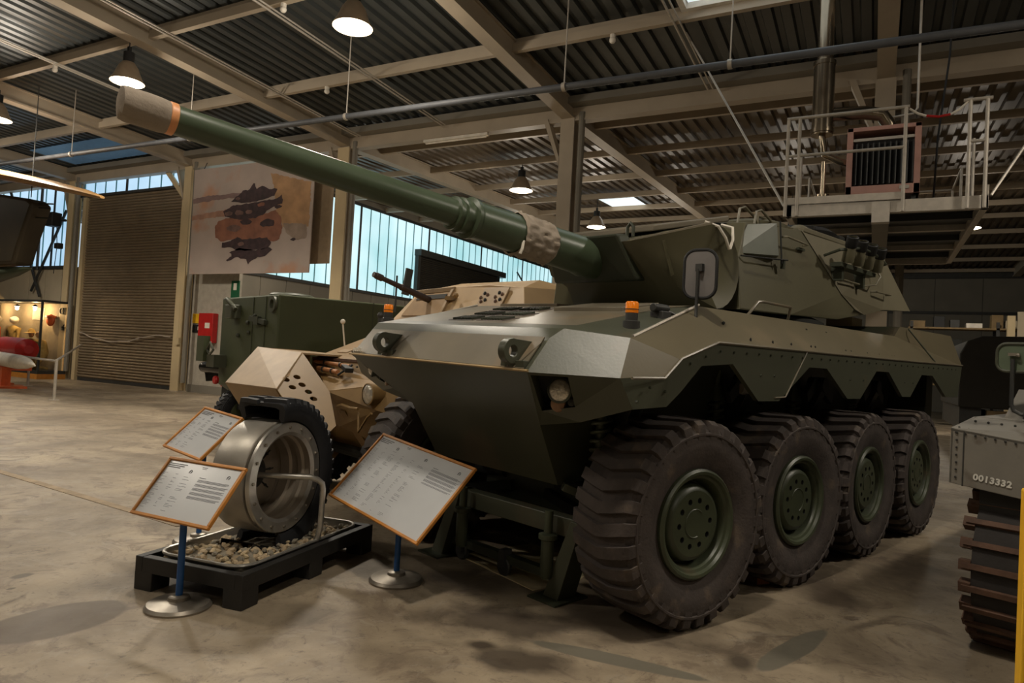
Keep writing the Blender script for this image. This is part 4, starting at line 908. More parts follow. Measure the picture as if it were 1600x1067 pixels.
for k in range(900):
    if cnt >= 290: break
    x = random.uniform(-.5, .5)*(PW-.25); y = random.uniform(-.5, .5)*(PL-.26)
    if abs(y) < .16 and -.20 < x < .16: continue
    s_ = obj('stone', random.choice(smesh), None, TRY, loc=(x, y, PH-.018+random.uniform(-.006, .014)))
    r = random.uniform(.018, .031); s_.scale = (r*random.uniform(.9, 1.4), r, r*random.uniform(.6, .85)); s_.rotation_euler = (random.uniform(-.4, .4), random.uniform(-.4, .4), random.uniform(0, 6.3)); cnt += 1
# the wheel (axis along local x, face towards +x)
WH = thing('cutaway_wheel', 'cutaway display wheel: black off-road tyre half removed from a silver aluminium rim', 'wheel', (PO[0]+.115*cos(PR), PO[1]+.115*sin(PR), .675), PR)
b = MB()
b.lathe([(.300, .0), (.325, .018), (.392, .018), (.398, .010), (.398, -.012), (.385, -.022), (.37, -.03)], 72, ax='x'); rg = obj('rim_ring', b, 'steel', WH, smooth=30)
b = MB(); b.lathe([(.372, -.03), (.398, -.035), (.402, -.045), (.402, -.30), (.396, -.312), (.36, -.315), (.36, -.30), (.385, -.285), (.385, -.05), (.372, -.03)], 72, ax='x'); obj('run_flat_drum', b, 'alu', WH, smooth=30)
b = MB(); b.lathe([(.325, .012), (.318, -.01), (.312, -.06), (.296, -.075), (.296, -.11), (.312, -.125), (.308, -.17), (.290, -.185), (.288, -.26), (.305, -.28), (.30, -.30), (.20, -.305), (.0, -.305)], 64, ax='x'); obj('inner_barrel', b, mat('inner_machined_metal', (168, 156, 140), .4, .35, .15, 4), WH, smooth=30)
b = MB(); b.lathe([(0, -.30), (.10, -.30), (.12, -.27), (.05, -.26), (.05, -.22), (0, -.22)], 32, ax='x'); obj('hub', b, 'dgrey', WH)
for i in range(16):
    a = 2*pi*i/16; b = MB(); b.lathe([(0, .030), (.010, .030), (.012, .026), (.012, .018)], 6, (0, .358*cos(a), .358*sin(a)), 'x'); obj('rim_bolt', b, 'castiron', rg)
for i in range(10):
    a = 2*pi*i/10; b = MB(); b.tube([(-.298, .05*cos(a), .05*sin(a)), (-.298, .24*cos(a), .24*sin(a))], .006, 5); b.sphere((-.295, .2*cos(a), .2*sin(a)), .012, 6); obj('stiffening_rib', b, 'dgrey', WH)
b = MB(); a0, a1 = radians(-97), radians(103)   # rear half of the tyre stays on
Ri, Ro = .405, .565; xo, xi = .035, -.335
profT = [(Ri, xo-.02), (Ri+.02, xo), (.50, xo+.02), (.535, xo+.005), (Ro-.02, xo-.03), (Ro-.018, (xo+xi)/2), (Ro-.02, xi+.03), (.535, xi-.005), (.50, xi-.02), (Ri+.02, xi), (Ri, xi+.02), (Ri+.03, xi+.04), (.50, xi+.03), (Ro-.05, xi+.06), (Ro-.045, (xo+xi)/2), (Ro-.05, xo-.06), (.50, xo-.03), (Ri+.03, xo-.04), (Ri, xo-.02)]
b.lathe(profT, 60, ax='x', a0=a0, a1=a1)
cutn = 60; qn = len(profT)
for a in (a0, a1):
    P = [(h, r*cos(a), r*sin(a)) for r, h in profT[:-1]]; k = len(P)//2
    m_ = len(P)
    b.add(P, [(i, i+1, m_-2-i, m_-1-i) for i in range(0, m_//2-1)])
ty = obj('tyre', b, 'tyre_black', WH, smooth=40)
for side in (0, 1):
    for i in range(24):
        a = a0+(a1-a0)*(i+.25+.5*side)/24; b = MB(); xm = (xo+xi)/2; xe = (xo+.018) if side == 0 else (xi-.018); vs = []
        for x, da, r in ((xm+(.012 if side == 0 else -.012), .055, Ro+.006), ((xm+xe)/2, .03, Ro+.008), (xe-(.02 if side == 0 else -.02), 0, Ro+.002), (xe, 0, Ro-.05)):
            for dd, dr in ((-.034, -.03), (-.028, 0), (.028, 0), (.034, -.03)): vs.append((x, (r+dr)*cos(a+da+dd), (r+dr)*sin(a+da+dd)))
        fs = [(j*4+e, j*4+e+1, j*4+4+e+1, j*4+4+e) for j in range(3) for e in range(3)]+[(0, 1, 2, 3), (12, 13, 14, 15)]
        b.add(vs, fs); obj('tread_block', b, 'tyre_black', ty, smooth=0)
b = MB(); b.lathe([(.55, -.03), (.55, -.28), (.50, -.30), (.50, -.02), (.55, -.03)], 12, ax='x', a0=radians(-122), a1=radians(-97)); tag(obj('tyre_remnant', b, 'tyre_black', WH), 'cut end of the tyre trapped under the drum')
HT = thing('support_tube', 'bent steel tube rising from the gravel tray in front of the open rim', 'stand', PO, PR)
b = MB(); b.tube([(.345, .10, .215), (.36, .10, .26), (.375, .10, .33), (.378, .10, .60), (.375, .09, .64), (.355, .06, .67), (.32, .02, .69), (.10, -.14, .70), (-.10, -.20, .70)], .021, 14); obj('bent_tube', b, 'steel', HT)

# ================================================================== INFORMATION BOARDS
random.seed(3)
def board(name_label, base, c, yaw, tilt, roll, wd, h, cols, pole=True, base_r=.19):
    t = thing('information_board', name_label, 'sign', (base[0], base[1], 0), 0, None)
    yaw, tilt, roll = radians(yaw), radians(tilt), radians(roll)
    ex = Vector((cos(yaw), sin(yaw), 0)); ey = Vector((-sin(yaw)*cos(tilt), cos(yaw)*cos(tilt), sin(tilt)))
    e1 = ex*cos(roll)+ey*sin(roll); e2 = -ex*sin(roll)+ey*cos(roll); e3 = e1.cross(e2)
    R = Matrix((e1, e2, e3)).transposed(); c = Vector(c)-Vector((base[0], base[1], 0))
    def B(x, y, z): return c+R @ Vector((x, y, z))
    fw_ = .020; bd = None
    b = MB(); b.box(c-e3*.006, (wd-.01, h-.01, .006), R=R); obj('backing_panel', b, 'dgrey', t)
    b = MB(); b.box(c, (wd-.03, h-.03, .003), R=R); pp = obj('printed_sheet', b, 'paper', t)
    for (x, y, sx, sy) in ((0, h/2-fw_/2, wd, fw_), (0, -h/2+fw_/2, wd, fw_), (-wd/2+fw_/2, 0, fw_, h-2*fw_), (wd/2-fw_/2, 0, fw_, h-2*fw_)):
        b = MB(); b.box(B(x, y, .002), (sx, sy, .024), R=R); obj('frame_strip', b, 'wood', t, bevel=.004)
    b = MB(); lines = 0
    def ln(x, y, l, th=.0022, k=0): b.box(B(x+l/2, y, .0022), (l, th, .0006), R=R, m=k)
    cw = (wd-.06)/cols; x0 = -wd/2+.03; T = h/2-.035
    for i in range(3 if cols > 1 else 2): ln(x0, T-.006-i*.013, (.17, .15, .12)[i]*min(1, cw/.25), .006, 1)
    ln(x0+cw*.95, T-.004, .05, .004, 1); ln(x0+cw*.97, T-.014, .04, .003, 1)
    for ci in range(cols):
        xx = x0+ci*cw; y = T-.075
        if ci == cols-1:
            ln(xx+cw*.05, y, .06, .003, 1); y -= .015
            for p in range(5):
                for k in range(random.choice((2, 3, 3))):
                    ln(xx+cw*.05, y, cw*random.uniform(.80, .9), .0028); y -= .0062
                y -= .010
        else:
            while y > -h/2+.05:
                if random.random() < .72:
                    ln(xx, y, random.uniform(.02, .06), .002)
                    if random.random() < .7: ln(xx+cw*.35, y, random.uniform(.01, .04), .002)
                    if random.random() < .6: ln(xx+cw*.62, y, random.uniform(.03, .08)*min(1, cw/.2), .002)
                y -= .0095
    tag(obj('printed_text', b, ['ink', 'ink_dark'], pp, smooth=0), kind='stuff')
    for ci in range(cols):   # round ringed emblem above each column
        xx = x0+(ci+.72)*cw if ci < cols-1 else x0+(ci+.78)*cw
        b = MB(); n = 20; o_ = B(xx, T-.045, .0022)
        b.tube([o_+e1*.011*cos(radians(200-i*14))+e2*.011*sin(radians(200-i*14)) for i in range(n)], .0022, 4); b.box(o_-e1*.003, (.012, .003, .001), R=R); b.box(o_-e1*.009-e2*.008, (.007, .006, .001), R=R)
        tag(obj('emblem', b, 'ink_dark', pp), 'small round dark emblem printed on the sheet')
    if pole:
        b = MB(); b.tube([(0, 0, .05), (0, 0, c.z-.085)], .021, 16); obj('pole', b, 'blue', t)
        b = MB(); b.box((0, 0.01, c.z-.12), (.06, .06, .04)); obj('pivot_bracket', b, 'dgrey', t)
    b = MB(); b.lathe([(0, 0), (base_r, 0), (base_r+.002, .012), (base_r-.012, .03), (.10, .042), (.065, .048), (.060, .066), (.045, .074), (0, .074)], 40); obj('base', b, 'castiron', t)
    return t
board('framed information board nearest the left, on a blue pole before the gravel tray', (-3.688, 2.80), (-3.70, 2.828, .695), .2, 50.9, .8, .704, .415, 2)
board('framed information board leaning behind the front-left one, left of the silver rim', (-4.79, 3.78), (-4.784, 3.754, .884), -6.9, 44, -5.1, .613, .459, 2)
board('wide framed information board on a blue pole right of the gravel tray, before the nose', (-2.943, 3.98), (-2.966, 3.975, .689), -14.6, 47.2, -6.8, 1.165, .63, 3)

# ================================================================== SAND-COLOURED ARMOURED CAR behind the exhibits
# coordinates below are given in the big vehicle's frame and shifted to this car's own base
TC = Vector((1.5, 4.3, 0))
Rz = Matrix.Rotation(VRZ, 4, 'Z')
def frame_loc(v): return tuple(Vector(VO)+(Rz.to_3x3() @ Vector(v)))
CAR = thing('armoured_car', 'sand coloured angular armoured car with a small turret, between gravel tray and big vehicle', 'armoured vehicle', frame_loc(TC), VRZ)
def T(p): return tuple(Vector(p)-TC)
def Tm(p): return (p[0], 8.6-p[1], p[2])
P = {'C': (-.30, 4.30, 1.175), 'A': (.12, 5.40, 1.47), 'D': (.02, 4.95-.9, 1.30), 'E': (-.20, 4.30, .95)}
b = MB()
# nose: tip at centre line, rising to both sides
tip = (-.30, 4.28, 1.175); aL = (.10, 5.42, 1.49); aR = (.10, 3.10, 1.49); dR = (.02, 3.55, 1.30); dL = (-.02, 5.0, 1.33)
low = (-.18, 4.28, 1.03); lowR = (-.10, 3.60, 1.03); lowL = (-.10, 4.96, 1.03); bot = (-.12, 4.28, .80); botR = (.35, 3.4, .50); botL = (.35, 5.2, .50); midR = (.1, 3.3, .95); midL = (.1, 5.3, .95)
pts = [tip, aL, aR, dR, dL, low, lowR, lowL, bot, botR, botL, midR, midL]
b.add([T(p) for p in pts], [(0, 4, 1, 2, 3), (0, 3, 6, 5), (0, 5, 7, 4), (5, 6, 11, 9, 8), (5, 8, 10, 12, 7), (3, 2, 11, 6), (4, 7, 12, 1), (8, 9, 10)])
obj('nose_plates', b, 'tan', CAR, smooth=0, bevel=.006)
# upper hull: ledge, sloped glacis and sides
up_ = [(.10, 5.42, 1.49), (.10, 3.10, 1.49), (.14, 5.36, 1.53), (.14, 3.15, 1.53), (.9, 5.25, 1.86), (.9, 3.3, 1.86), (4.2, 5.1, 1.9), (4.2, 3.45, 1.9), (4.6, 5.5, 1.3), (4.6, 3.1, 1.3), (.1, 5.45, .9), (.1, 3.15, .9), (4.5, 5.4, .6), (4.5, 3.15, .6), (.35, 5.2, .5), (.35, 3.4, .5), (.9, 5.6, 1.35), (.9, 3.0, 1.35)]
b = MB(); b.add([T(p) for p in up_], [(0, 1, 3, 2), (2, 3, 5, 4), (4, 5, 7, 6), (6, 7, 9, 8), (0, 2, 4, 16), (1, 17, 5, 3), (4, 6, 8, 16), (5, 17, 9, 7), (16, 8, 12, 14, 10, 0), (17, 1, 11, 15, 13, 9), (8, 9, 13, 12), (12, 13, 15, 14), (10, 14, 15, 11)])
ch_ = obj('hull', b, 'tan', CAR, smooth=0, bevel=.006)
b = MB(); b.beam(T((.11, 5.40, 1.50)), T((.11, 3.1, 1.50)), .05, .03); obj('ledge_strip', b, 'rust', ch_, smooth=0)
for (v, u, z) in ((5.0, .3, 1.60), (4.6, .42, 1.65), (4.2, .5, 1.69), (4.9, .62, 1.74), (4.45, .75, 1.80)):
    b = MB(); b.box(T((u, v, z)), (.10, .22, .02), R=Matrix.Rotation(radians(-22), 3, 'Y')); obj('hinge_strap', b, 'tan_plate', ch_, bevel=.004)
# tools clamped to the nose plate
def nz(u, v): return 1.175+(u+.30)*.315/.40
for (u, v0, v1, r) in ((.03, 5.20, 4.35, .022), (-.06, 4.95, 4.45, .026)):
    b = MB(); b.tube([T((u, v0, nz(u, v0)+.03)), T((u-.03, v1, nz(u-.03, v1)+.03))], r, 10); th_ = obj('tool_handle', b, mat('red_brown_handle', (176, 120, 78), .5), CAR)
    for f in (.3, .75):
        v = v0+(v1-v0)*f; b = MB(); b.lathe([(r+.004, -.012), (r+.010, -.012), (r+.010, .012), (r+.004, .012)], 10, T((u-.03*f, v, nz(u-.03*f, v)+.03)), 'y'); obj('tool_clamp', b, 'dgrey', th_)
b = MB(); b.beam(T((-.02, 4.42, nz(-.02, 0)+.04)), T((-.08, 4.22, nz(-.08, 0)+.05)), .09, .05); b.tube([T((0, 4.3, nz(0, 0)+.05)), T((-.13, 4.38, nz(-.13, 0)+.03))], .014, 6); obj('tool_head', b, 'black', CAR, bevel=.006)
# headlight pod
b = MB(); c = T((-.14, 3.66, 1.19)); Rh = Matrix.Rotation(radians(-90), 3, 'Y') @ Matrix.Rotation(radians(0), 3, 'X')
b.lathe([(0, -.20), (.05, -.19), (.085, -.12), (.105, 0), (.112, .03), (.112, .045), (.10, .05)], 28, c, 'z', 0, Rh); hp = obj('headlight', b, 'tan', CAR)
b = MB(); b.lathe([(.102, .04), (.07, .058), (.03, .066), (0, .068)], 28, c, 'z', 0, Rh); obj('lens', b, 'glass_lens', hp)
b = MB(); b.tube([T((-.22, 4.20, 1.02)), T((-.24, 4.05, 1.05)), T((-.23, 3.9, 1.03)), T((-.2, 3.8, 1.03))], .016, 8); obj('tow_shackle', b, 'tan', CAR)
b = MB(); b.tube([T((-.16, 3.85, .99)), T((-.19, 3.78, .80)), T((-.15, 3.70, .95)), T((-.15, 3.62, 1.0))], .013, 8); obj('pull_handle', b, 'tan', CAR)
b = MB(); b.poly([T((-.16, 4.20, .98)), T((-.14, 4.12, .98)), T((.15, 4.0, .55)), T((.12, 4.10, .55))], (-.03, 0, 0)); obj('nose_rib', b, 'tan', CAR, smooth=0)
# front right wheel guard with perforated gusset
FG = [(-.35, 5.98, 1.60), (-.35, 4.80, 1.565), (-.85, 4.28, 1.196), (-.85, 5.62, 1.175)]
b = MB(); b.poly([T(p) for p in FG], (.015, 0, -.018)); obj('wheel_guard', b, 'tan_plate', CAR, smooth=0, bevel=.004)
b = MB(); b.poly([T(p) for p in ((-.85, 4.30, 1.19), (-.85, 5.60, 1.17), (-.66, 5.55, .86), (-.62, 4.34, .86))], (.02, 0, 0)); obj('guard_front_plate', b, 'tan', CAR, smooth=0)
b = MB(); b.poly([T(p) for p in ((-.35, 5.98, 1.595), (-.85, 5.62, 1.17), (-.66, 5.55, .86), (.2, 5.7, 1.0), (.3, 5.9, 1.58))], (0, -.02, 0)); obj('guard_side_plate', b, 'tan', CAR, smooth=0)
b = MB(); b.poly([T(p) for p in ((-.35, 5.95, 1.59), (-.35, 4.80, 1.56), (.4, 4.9, 1.55), (.4, 5.9, 1.57))], (0, 0, -.02)); obj('guard_top', b, 'tan_plate', CAR, smooth=0)
# gusset with real holes
bm = bmesh.new()
def lp_(pts):
    vv = [bm.verts.new(T(p)) for p in pts]
    for i in range(len(vv)): bm.edges.new((vv[i], vv[(i+1) % len(vv)]))
G0, G1, GN = Vector((-.335, 4.823, 1.567)), Vector((-.835, 4.31, 1.194)), Vector((-.296, 4.222, 1.172))
gx_ = (G1-G0).normalized(); gn_ = gx_.cross(GN-G0).normalized(); gy_ = gn_.cross(gx_)
lp_([G0, G1, (-.80, 4.05, 1.02), (-.693, 3.617, .744), (-.444, 3.781, .87), GN])
for cc in ((-.687, 4.424, 1.279), (-.556, 4.453, 1.307), (-.549, 4.342, 1.234), (-.665, 4.315, 1.208), (-.524, 4.241, 1.169), (-.513, 4.143, 1.105)):
    lp_([Vector(cc)+gx_*.038*cos(2*pi*i/14)+gy_*.038*sin(2*pi*i/14) for i in range(14)])
bmesh.ops.triangle_fill(bm, use_beauty=True, edges=bm.edges[:], normal=gn_); bm.verts.index_update()
b = MB(); b.add([v.co[:] for v in bm.verts], [tuple(v.index for v in f.verts) for f in bm.faces]); bm.free()
o = obj('perforated_gusset', b, 'tan', CAR, smooth=0); sm = o.modifiers.new('thickness', 'SOLIDIFY'); sm.thickness = .012
b = MB(); b.tube([T((.55, 5.45, 1.6)), T((.5, 5.46, 1.95))], .010, 6); b.sphere(T((.5, 5.46, 1.97)), .032, 12); obj('white_width_marker', b, 'white_paint', CAR)
obj('underbody', MB().bb(T((.45, 3.6, .28)), T((4.4, 5.0, .6))), 'dark', CAR)
# wheels
CT = tyre_mesh('wheel', .50, .30, .25, 26, 'tyre_black', .03, .05)
for u, v in ((.15, 5.25), (.15, 3.38), (3.6, 5.25), (3.6, 3.38)):
    o = obj('wheel', CT, None, CAR, loc=T((u, v, .50)))
    r_ = MB(); r_.lathe([(.26, -.12), (.24, -.14), (.20, -.08), (.10, -.10), (0, -.10)], 24, ax='y'); r_.lathe([(.26, .12), (.24, .14), (.20, .08), (.10, .10), (0, .10)], 24, ax='y'); obj('rim', r_, 'tan', o)
b = MB(); b.tube([T((.15, 3.5, .5)), T((.15, 5.1, .5))], .06, 10); b.tube([T((3.6, 3.5, .5)), T((3.6, 5.1, .5))], .06, 10); obj('axle', MB().tube([T((.15, 3.5, .5)), T((.15, 5.1, .5))], .06, 10), 'dark', CAR); obj('axle', MB().tube([T((3.6, 3.5, .5)), T((3.6, 5.1, .5))], .06, 10), 'dark', CAR)
# turret
tt = [(1.60, 5.42, 2.46), (1.60, 4.62, 2.50), (1.60, 3.95, 2.50), (1.60, 3.35, 2.45), (1.35, 5.72, 2.02), (1.35, 3.05, 2.02), (2.1, 5.1, 2.62), (2.1, 3.6, 2.60), (3.3, 4.9, 2.60), (3.3, 3.8, 2.58), (3.6, 5.3, 2.02), (3.6, 3.4, 2.02), (2.3, 5.8, 2.02), (2.3, 2.95, 2.02), (2.3, 5.4, 2.5), (2.3, 3.3, 2.48)]
b = MB(); b.add([T(p) for p in tt], [(0, 1, 2, 3, 5, 4), (0, 6, 7, 3, 2, 1), (6, 8, 9, 7), (0, 4, 12, 14), (0, 14, 6), (3, 15, 13, 5), (3, 7, 15), (14, 12, 10, 8), (14, 8, 6), (15, 9, 11, 13), (15, 7, 9), (8, 10, 11, 9), (4, 5, 13, 11, 10, 12)]); tu = obj('turret', b, mat('pale_sand_paint', (166, 138, 98), .55, 0, .08, 3), CAR, smooth=0, bevel=.008)
def ff(v, z): return (1.60-(2.48-z)*.25/.46-.006, v, z)    # on the turret front
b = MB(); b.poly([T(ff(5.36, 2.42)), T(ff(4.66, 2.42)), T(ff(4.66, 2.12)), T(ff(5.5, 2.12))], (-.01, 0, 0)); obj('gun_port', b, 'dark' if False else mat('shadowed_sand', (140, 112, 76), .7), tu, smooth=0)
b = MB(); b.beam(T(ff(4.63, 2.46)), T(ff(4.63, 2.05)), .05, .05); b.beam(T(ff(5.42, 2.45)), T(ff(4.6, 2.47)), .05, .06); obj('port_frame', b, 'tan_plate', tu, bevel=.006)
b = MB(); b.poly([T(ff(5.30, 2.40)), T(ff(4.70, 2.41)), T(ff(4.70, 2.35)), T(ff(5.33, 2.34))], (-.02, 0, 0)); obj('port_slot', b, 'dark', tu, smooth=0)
b = MB(); b.poly([T(ff(4.0, 2.46)), T(ff(3.55, 2.45)), T(ff(3.55, 2.05)), T(ff(4.0, 2.05))], (-.02, 0, 0)); pn = obj('vision_panel', b, 'tan_plate', tu, bevel=.004, smooth=0)
for v in (3.92, 3.66):
    for a in range(5):
        b = MB(); cx = ff(v+.055*cos(2*pi*a/5), 2.33+.055*sin(2*pi*a/5)); b.sphere(T((cx[0]-.022, cx[1], cx[2])), .030, 8, sc_=(.4, 1, 1)); obj('vision_petal', b, 'dark' if a % 2 else 'rust', pn)
b = MB(); b.bb(T((1.36, 3.62, 2.14)), T((1.40, 3.95, 2.17))); obj('vision_slit', b, 'dark', pn)
b = MB(); b.beam(T((1.55, 4.5, 2.34)), T((1.45, 4.62, 2.34)), .06, .05); b.sphere(T((1.46, 4.42, 2.37)), .035, 8); obj('latch', b, 'tan', tu)
b = MB(); c0 = Vector(T((1.55, 5.03, 2.32))); c1 = Vector(T((.62, 5.0, 2.56))); d = (c1-c0)
b.tube([c0, c0+d*.55, c0+d*.56, c0+d*.86, c0+d*.865, c0+d*.96, c0+d*.965, c1], [.045, .042, .034, .030, .042, .042, .034, .034], 14); obj('autocannon', b, mat('brown_gun_steel', (74, 62, 58), .45, .4), tu)
b = MB(); c2 = c0+d*.45; b.box(tuple(c2+Vector((0, 0, .10))), (.10, .03, .34), R=Matrix.Rotation(radians(8), 3, 'Y')); b.tube([c2+Vector((-.16, 0, -.30)), c2+Vector((-.16, 0, .16))], .012, 6); obj('gun_shield_plate', b, 'dgrey', tu)
b = MB(); b.tube([T((.60, 4.75, 1.86)), T((.60, 4.75, 2.02))], .03, 8); b.sphere(T((.60, 4.75, 2.05)), .045, 10); obj('periscope', b, 'dgrey', CAR)

# ================================================================== GREEN ARMOURED CARRIER further back
AP = Vector((2.8, 8.3, 0))
def A_(p): return tuple(Vector(p)-AP)
APC = thing('armoured_carrier', 'dark olive slab-sided armoured carrier standing behind the sand coloured car', 'armoured vehicle', frame_loc(AP), VRZ)
b = MB(); pr_ = [(.40, 2.36), (5.2, 2.42), (5.3, .75), (.9, .62), (.40, .95)]
b.poly([A_((u, 7.12, z)) for u, z in pr_], (0, 1.46+.7, 0)); hb_ = obj('hull', b, 'olive', APC, smooth=0, bevel=.02)
for u in (1.95, 3.4):
    b = MB(); b.bb(A_((u-.006, 7.112, .8)), A_((u+.006, 7.125, 2.38))); obj('plate_seam', b, 'green_dark', hb_)
for v in (7.55, 8.0):
    b = MB(); b.bb(A_((.392, v-.006, 1.0)), A_((.41, v+.006, 2.34))); obj('plate_seam', b, 'green_dark', hb_)
b = MB(); b.bb(A_((3.0, 7.10, 1.62)), A_((3.5, 7.13, 1.95))); obj('side_vent', b, 'dark', hb_)
b = MB(); b.lathe([(0, 0), (.32, 0), (.34, .03), (.30, .06), (0, .07)], 28, A_((.9, 7.8, 2.37))); obj('roof_hatch', b, 'green_dark', APC)
b = MB(); b.lathe([(.07, -.02), (.12, -.02), (.12, .04), (.07, .04), (.07, -.02)], 20, A_((.38, 7.28, 2.22)), 'x'); obj('hoist_ring', b, 'green', APC)
b = MB(); b.box(A_((.34, 8.62, 2.12)), (.18, .26, .22)); b.tube([A_((.30, 8.45, 2.15)), A_((.25, 8.7, 2.32))], .04, 8); obj('corner_light_cluster', b, 'green', APC, bevel=.01)
b = MB(); b.beam(A_((.36, 8.0, 2.02)), A_((.36, 7.45, 1.95)), .05, .07); b.box(A_((.36, 7.75, 1.98)), (.06, .16, .12)); obj('door_latch', b, 'green_dark', APC)
for (v, z) in ((8.15, 1.95), (8.1, 1.8), (8.5, 1.75), (7.9, 2.05)):
    b = MB(); b.sphere(A_((.38, v, z)), .035, 8); obj('bolt_boss', b, 'green_dark', APC)
b = MB(); b.bb(A_((.15, 9.30, 1.30)), A_((.25, 9.62, 1.72))); obj('stowage_plate', b, 'olive', APC)
b = MB(); b.bb(A_((.2, 8.95, 1.22)), A_((.5, 9.28, 1.42))); b.tube([A_((.2, 9.0, 1.5)), A_((.2, 9.15, 1.62)), A_((.2, 9.3, 1.5)), A_((.2, 9.15, 1.42)), A_((.2, 9.0, 1.5))], .02, 6); obj('tow_bracket', b, 'green', APC)
b = MB(); b.bb(A_((.6, 7.4, .55)), A_((5.0, 9.0, .95))); obj('chassis', b, 'dark', APC)
at = tyre_mesh('wheel', .46, .24, .24, 34, 'tyre_black', .02, .10, .5)
for u, v in ((.75, 9.0), (.75, 7.5), (2.2, 9.0), (2.2, 7.5), (4.3, 9.0), (4.3, 7.5)):
    o = obj('wheel', at, None, APC, loc=A_((u, v, .46)))
    r_ = MB(); r_.lathe([(.25, -.09), (.20, -.10), (.10, -.06), (0, -.06)], 20, ax='y'); r_.lathe([(.25, .09), (.20, .10), (.10, .06), (0, .06)], 20, ax='y'); obj('rim', r_, 'olive', o)
b = MB(); b.lathe([(0, -.03), (.06, -.03), (.07, 0), (.06, .03), (0, .03)], 16, A_((.25, 8.95, 1.02)), 'x'); obj('tail_light', b, 'red', APC)
# black pod on a pale arm beside the carrier
PD = thing('black_pod', 'glossy black round-nosed pod with a yellow stripe left of the olive carrier', 'equipment', (-11.4, 9.2, 0))
b = MB(); b.sphere((-.42, 0, 1.12), .105, 18); b.lathe([(.10, -.42), (.115, -.36), (.12, .1), (.12, .35), (0, .36)], 20, (0, 0, 1.12), 'x'); b.poly([(-.36, -.04, 1.05), (-.30, -.04, .84), (.3, -.04, .90), (.3, -.04, 1.1)], (0, .08, 0)); obj('pod_body', b, 'gloss_black', PD, bevel=.01)
b = MB(); b.beam((-.10, -.13, 1.20), (.45, -.13, 1.30), .02, .10); b.beam((-.30, 0, 1.24), (.5, 0, 1.34), .12, .03); obj('pale_arm', b, 'dgrey', PD)
b = MB(); b.box((-.02, -.145, 1.17), (.18, .006, .03)); obj('yellow_stripe', b, 'yellow', PD)
b = MB(); b.bb((.25, -.1, 0), (.5, .1, 1.25)); b.bb((.1, -.25, 0), (.6, .25, .05)); obj('pod_stand', b, 'dark', PD)
b = MB(); b.box((.30, -.12, 1.05), (.06, .02, .16)); b.box((.30, -.12, .82), (.09, .03, .08)); obj('red_marker', b, 'red', PD)

# ================================================================== GREY TANK at the right edge
GT = thing('grey_tank', 'grey tracked tank cut off by the right edge, fender marked 0013332', 'tank', (.43, 5.0, 0), VRZ)
def g(x, y, z): return (x, y, z)
b = MB(); b.poly([(0, 0, 1.01), (0, -1.5, .86), (0, -1.5, 1.18), (0, 0, 1.345)], (.02, 0, 0)); ff_ = obj('fender_front_plate', b, 'tankgrey', GT, smooth=0, bevel=.004)
b = MB(); b.poly([(0, 0, 1.345), (.62, .02, 1.40), (5, .02, 1.42), (5, .02, 1.12), (.5, .02, 1.12), (0, 0, 1.01)], (0, -.012, 0)); obj('fender_side_plate', b, 'tankgrey', GT, smooth=0)
b = MB(); b.poly([(0, 0, 1.345), (.62, 0, 1.40), (.62, -1.5, 1.36), (0, -1.5, 1.18)], (0, 0, -.015)); obj('fender_top_plate', b, 'tankgrey', GT, smooth=0)
b = MB(); b.poly([(.62, 0, 1.40), (5, 0, 1.42), (5, -1.5, 1.42), (.62, -1.5, 1.40)], (0, 0, -.015)); obj('fender_rear_top', b, 'tankgrey', GT, smooth=0)
b = MB()
for i in range(7):
    y = -.02; z = 1.05+i*.045; b.sphere((-.006, y-.015, z), .007, 6)
for i in range(14):
    y = -.03-i*.05; z = 1.325-.11*abs(y)*1.0; b.sphere((-.006, y, z), .007, 6); b.sphere((.06, y, z+.028), .007, 6)
for i in range(9): b.sphere((.35, -.05-i*.07, 1.385-.04*abs(-.05-i*.07)), .009, 6)
tag(obj('rivets', b, 'dgrey', GT), kind='stuff')
b = MB(); b.bb((-.004, -.075, 1.0), (.002, -.068, 1.33)); obj('panel_edge', b, 'dgrey', ff_)
# hull front rising behind the fender
b = MB(); b.poly([(.5, -.62, .45), (.15, -.62, .85), (.55, -.62, 1.52), (5, -.62, 1.62), (5, -.62, .45)], (0, -1.8, 0)); obj('hull', b, 'tankgrey', GT, smooth=0, bevel=.01)
b = MB(); b.poly([(.75, -.12, 1.39), (1.2, -.12, 1.60), (1.2, -.62, 1.60), (.75, -.62, 1.42)], (.5, 0, -.02)); obj('glacis_step', b, 'tankgrey', GT, smooth=0)
b = MB(); b.tube([(1.05, -.22, 1.60), (.95, -.30, 1.64), (.95, -.50, 1.62), (1.1, -.6, 1.58)], .03, 10); b.tube([(1.12, -.2, 1.56), (1.02, -.30, 1.60), (1.02, -.5, 1.58)], .02, 8); obj('headlamp_guard', b, 'castiron', GT)
b = MB(); b.tube([(.62, -.30, 1.41), (.62, -.30, 1.45)], .05, 10); b.tube([(.62, -.42, 1.44), (.62, -.24, 1.44), (.62, -.20, 1.46), (.62, -.185, 1.50), (.62, -.185, 1.80)], .013, 8); mm_ = obj('mirror_arm', b, 'dgrey', GT)
def rr2(c, wd, h, rad, X_, k=6):
    Pp = []
    for (sx, sz, a0) in ((1, 1, 0), (-1, 1, pi/2), (-1, -1, pi), (1, -1, 1.5*pi)):
        for i in range(k+1):
            a = a0+pi/2*i/k; Pp.append(c+X_*(sx*(wd/2-rad)+rad*cos(a))+Vector((0, 0, sz*(h/2-rad)+rad*sin(a))))
    return Pp
c = Vector((.64, -.24, 1.81)); XX = Vector((0.12, 1, 0)).normalized()
b = MB(); b.poly([p for p in rr2(c, .29, .175, .05, XX)], (.02, 0, 0)); mh = obj('mirror_head', b, mat('mirror_back_green', (92, 104, 84), .4), mm_, smooth=40)
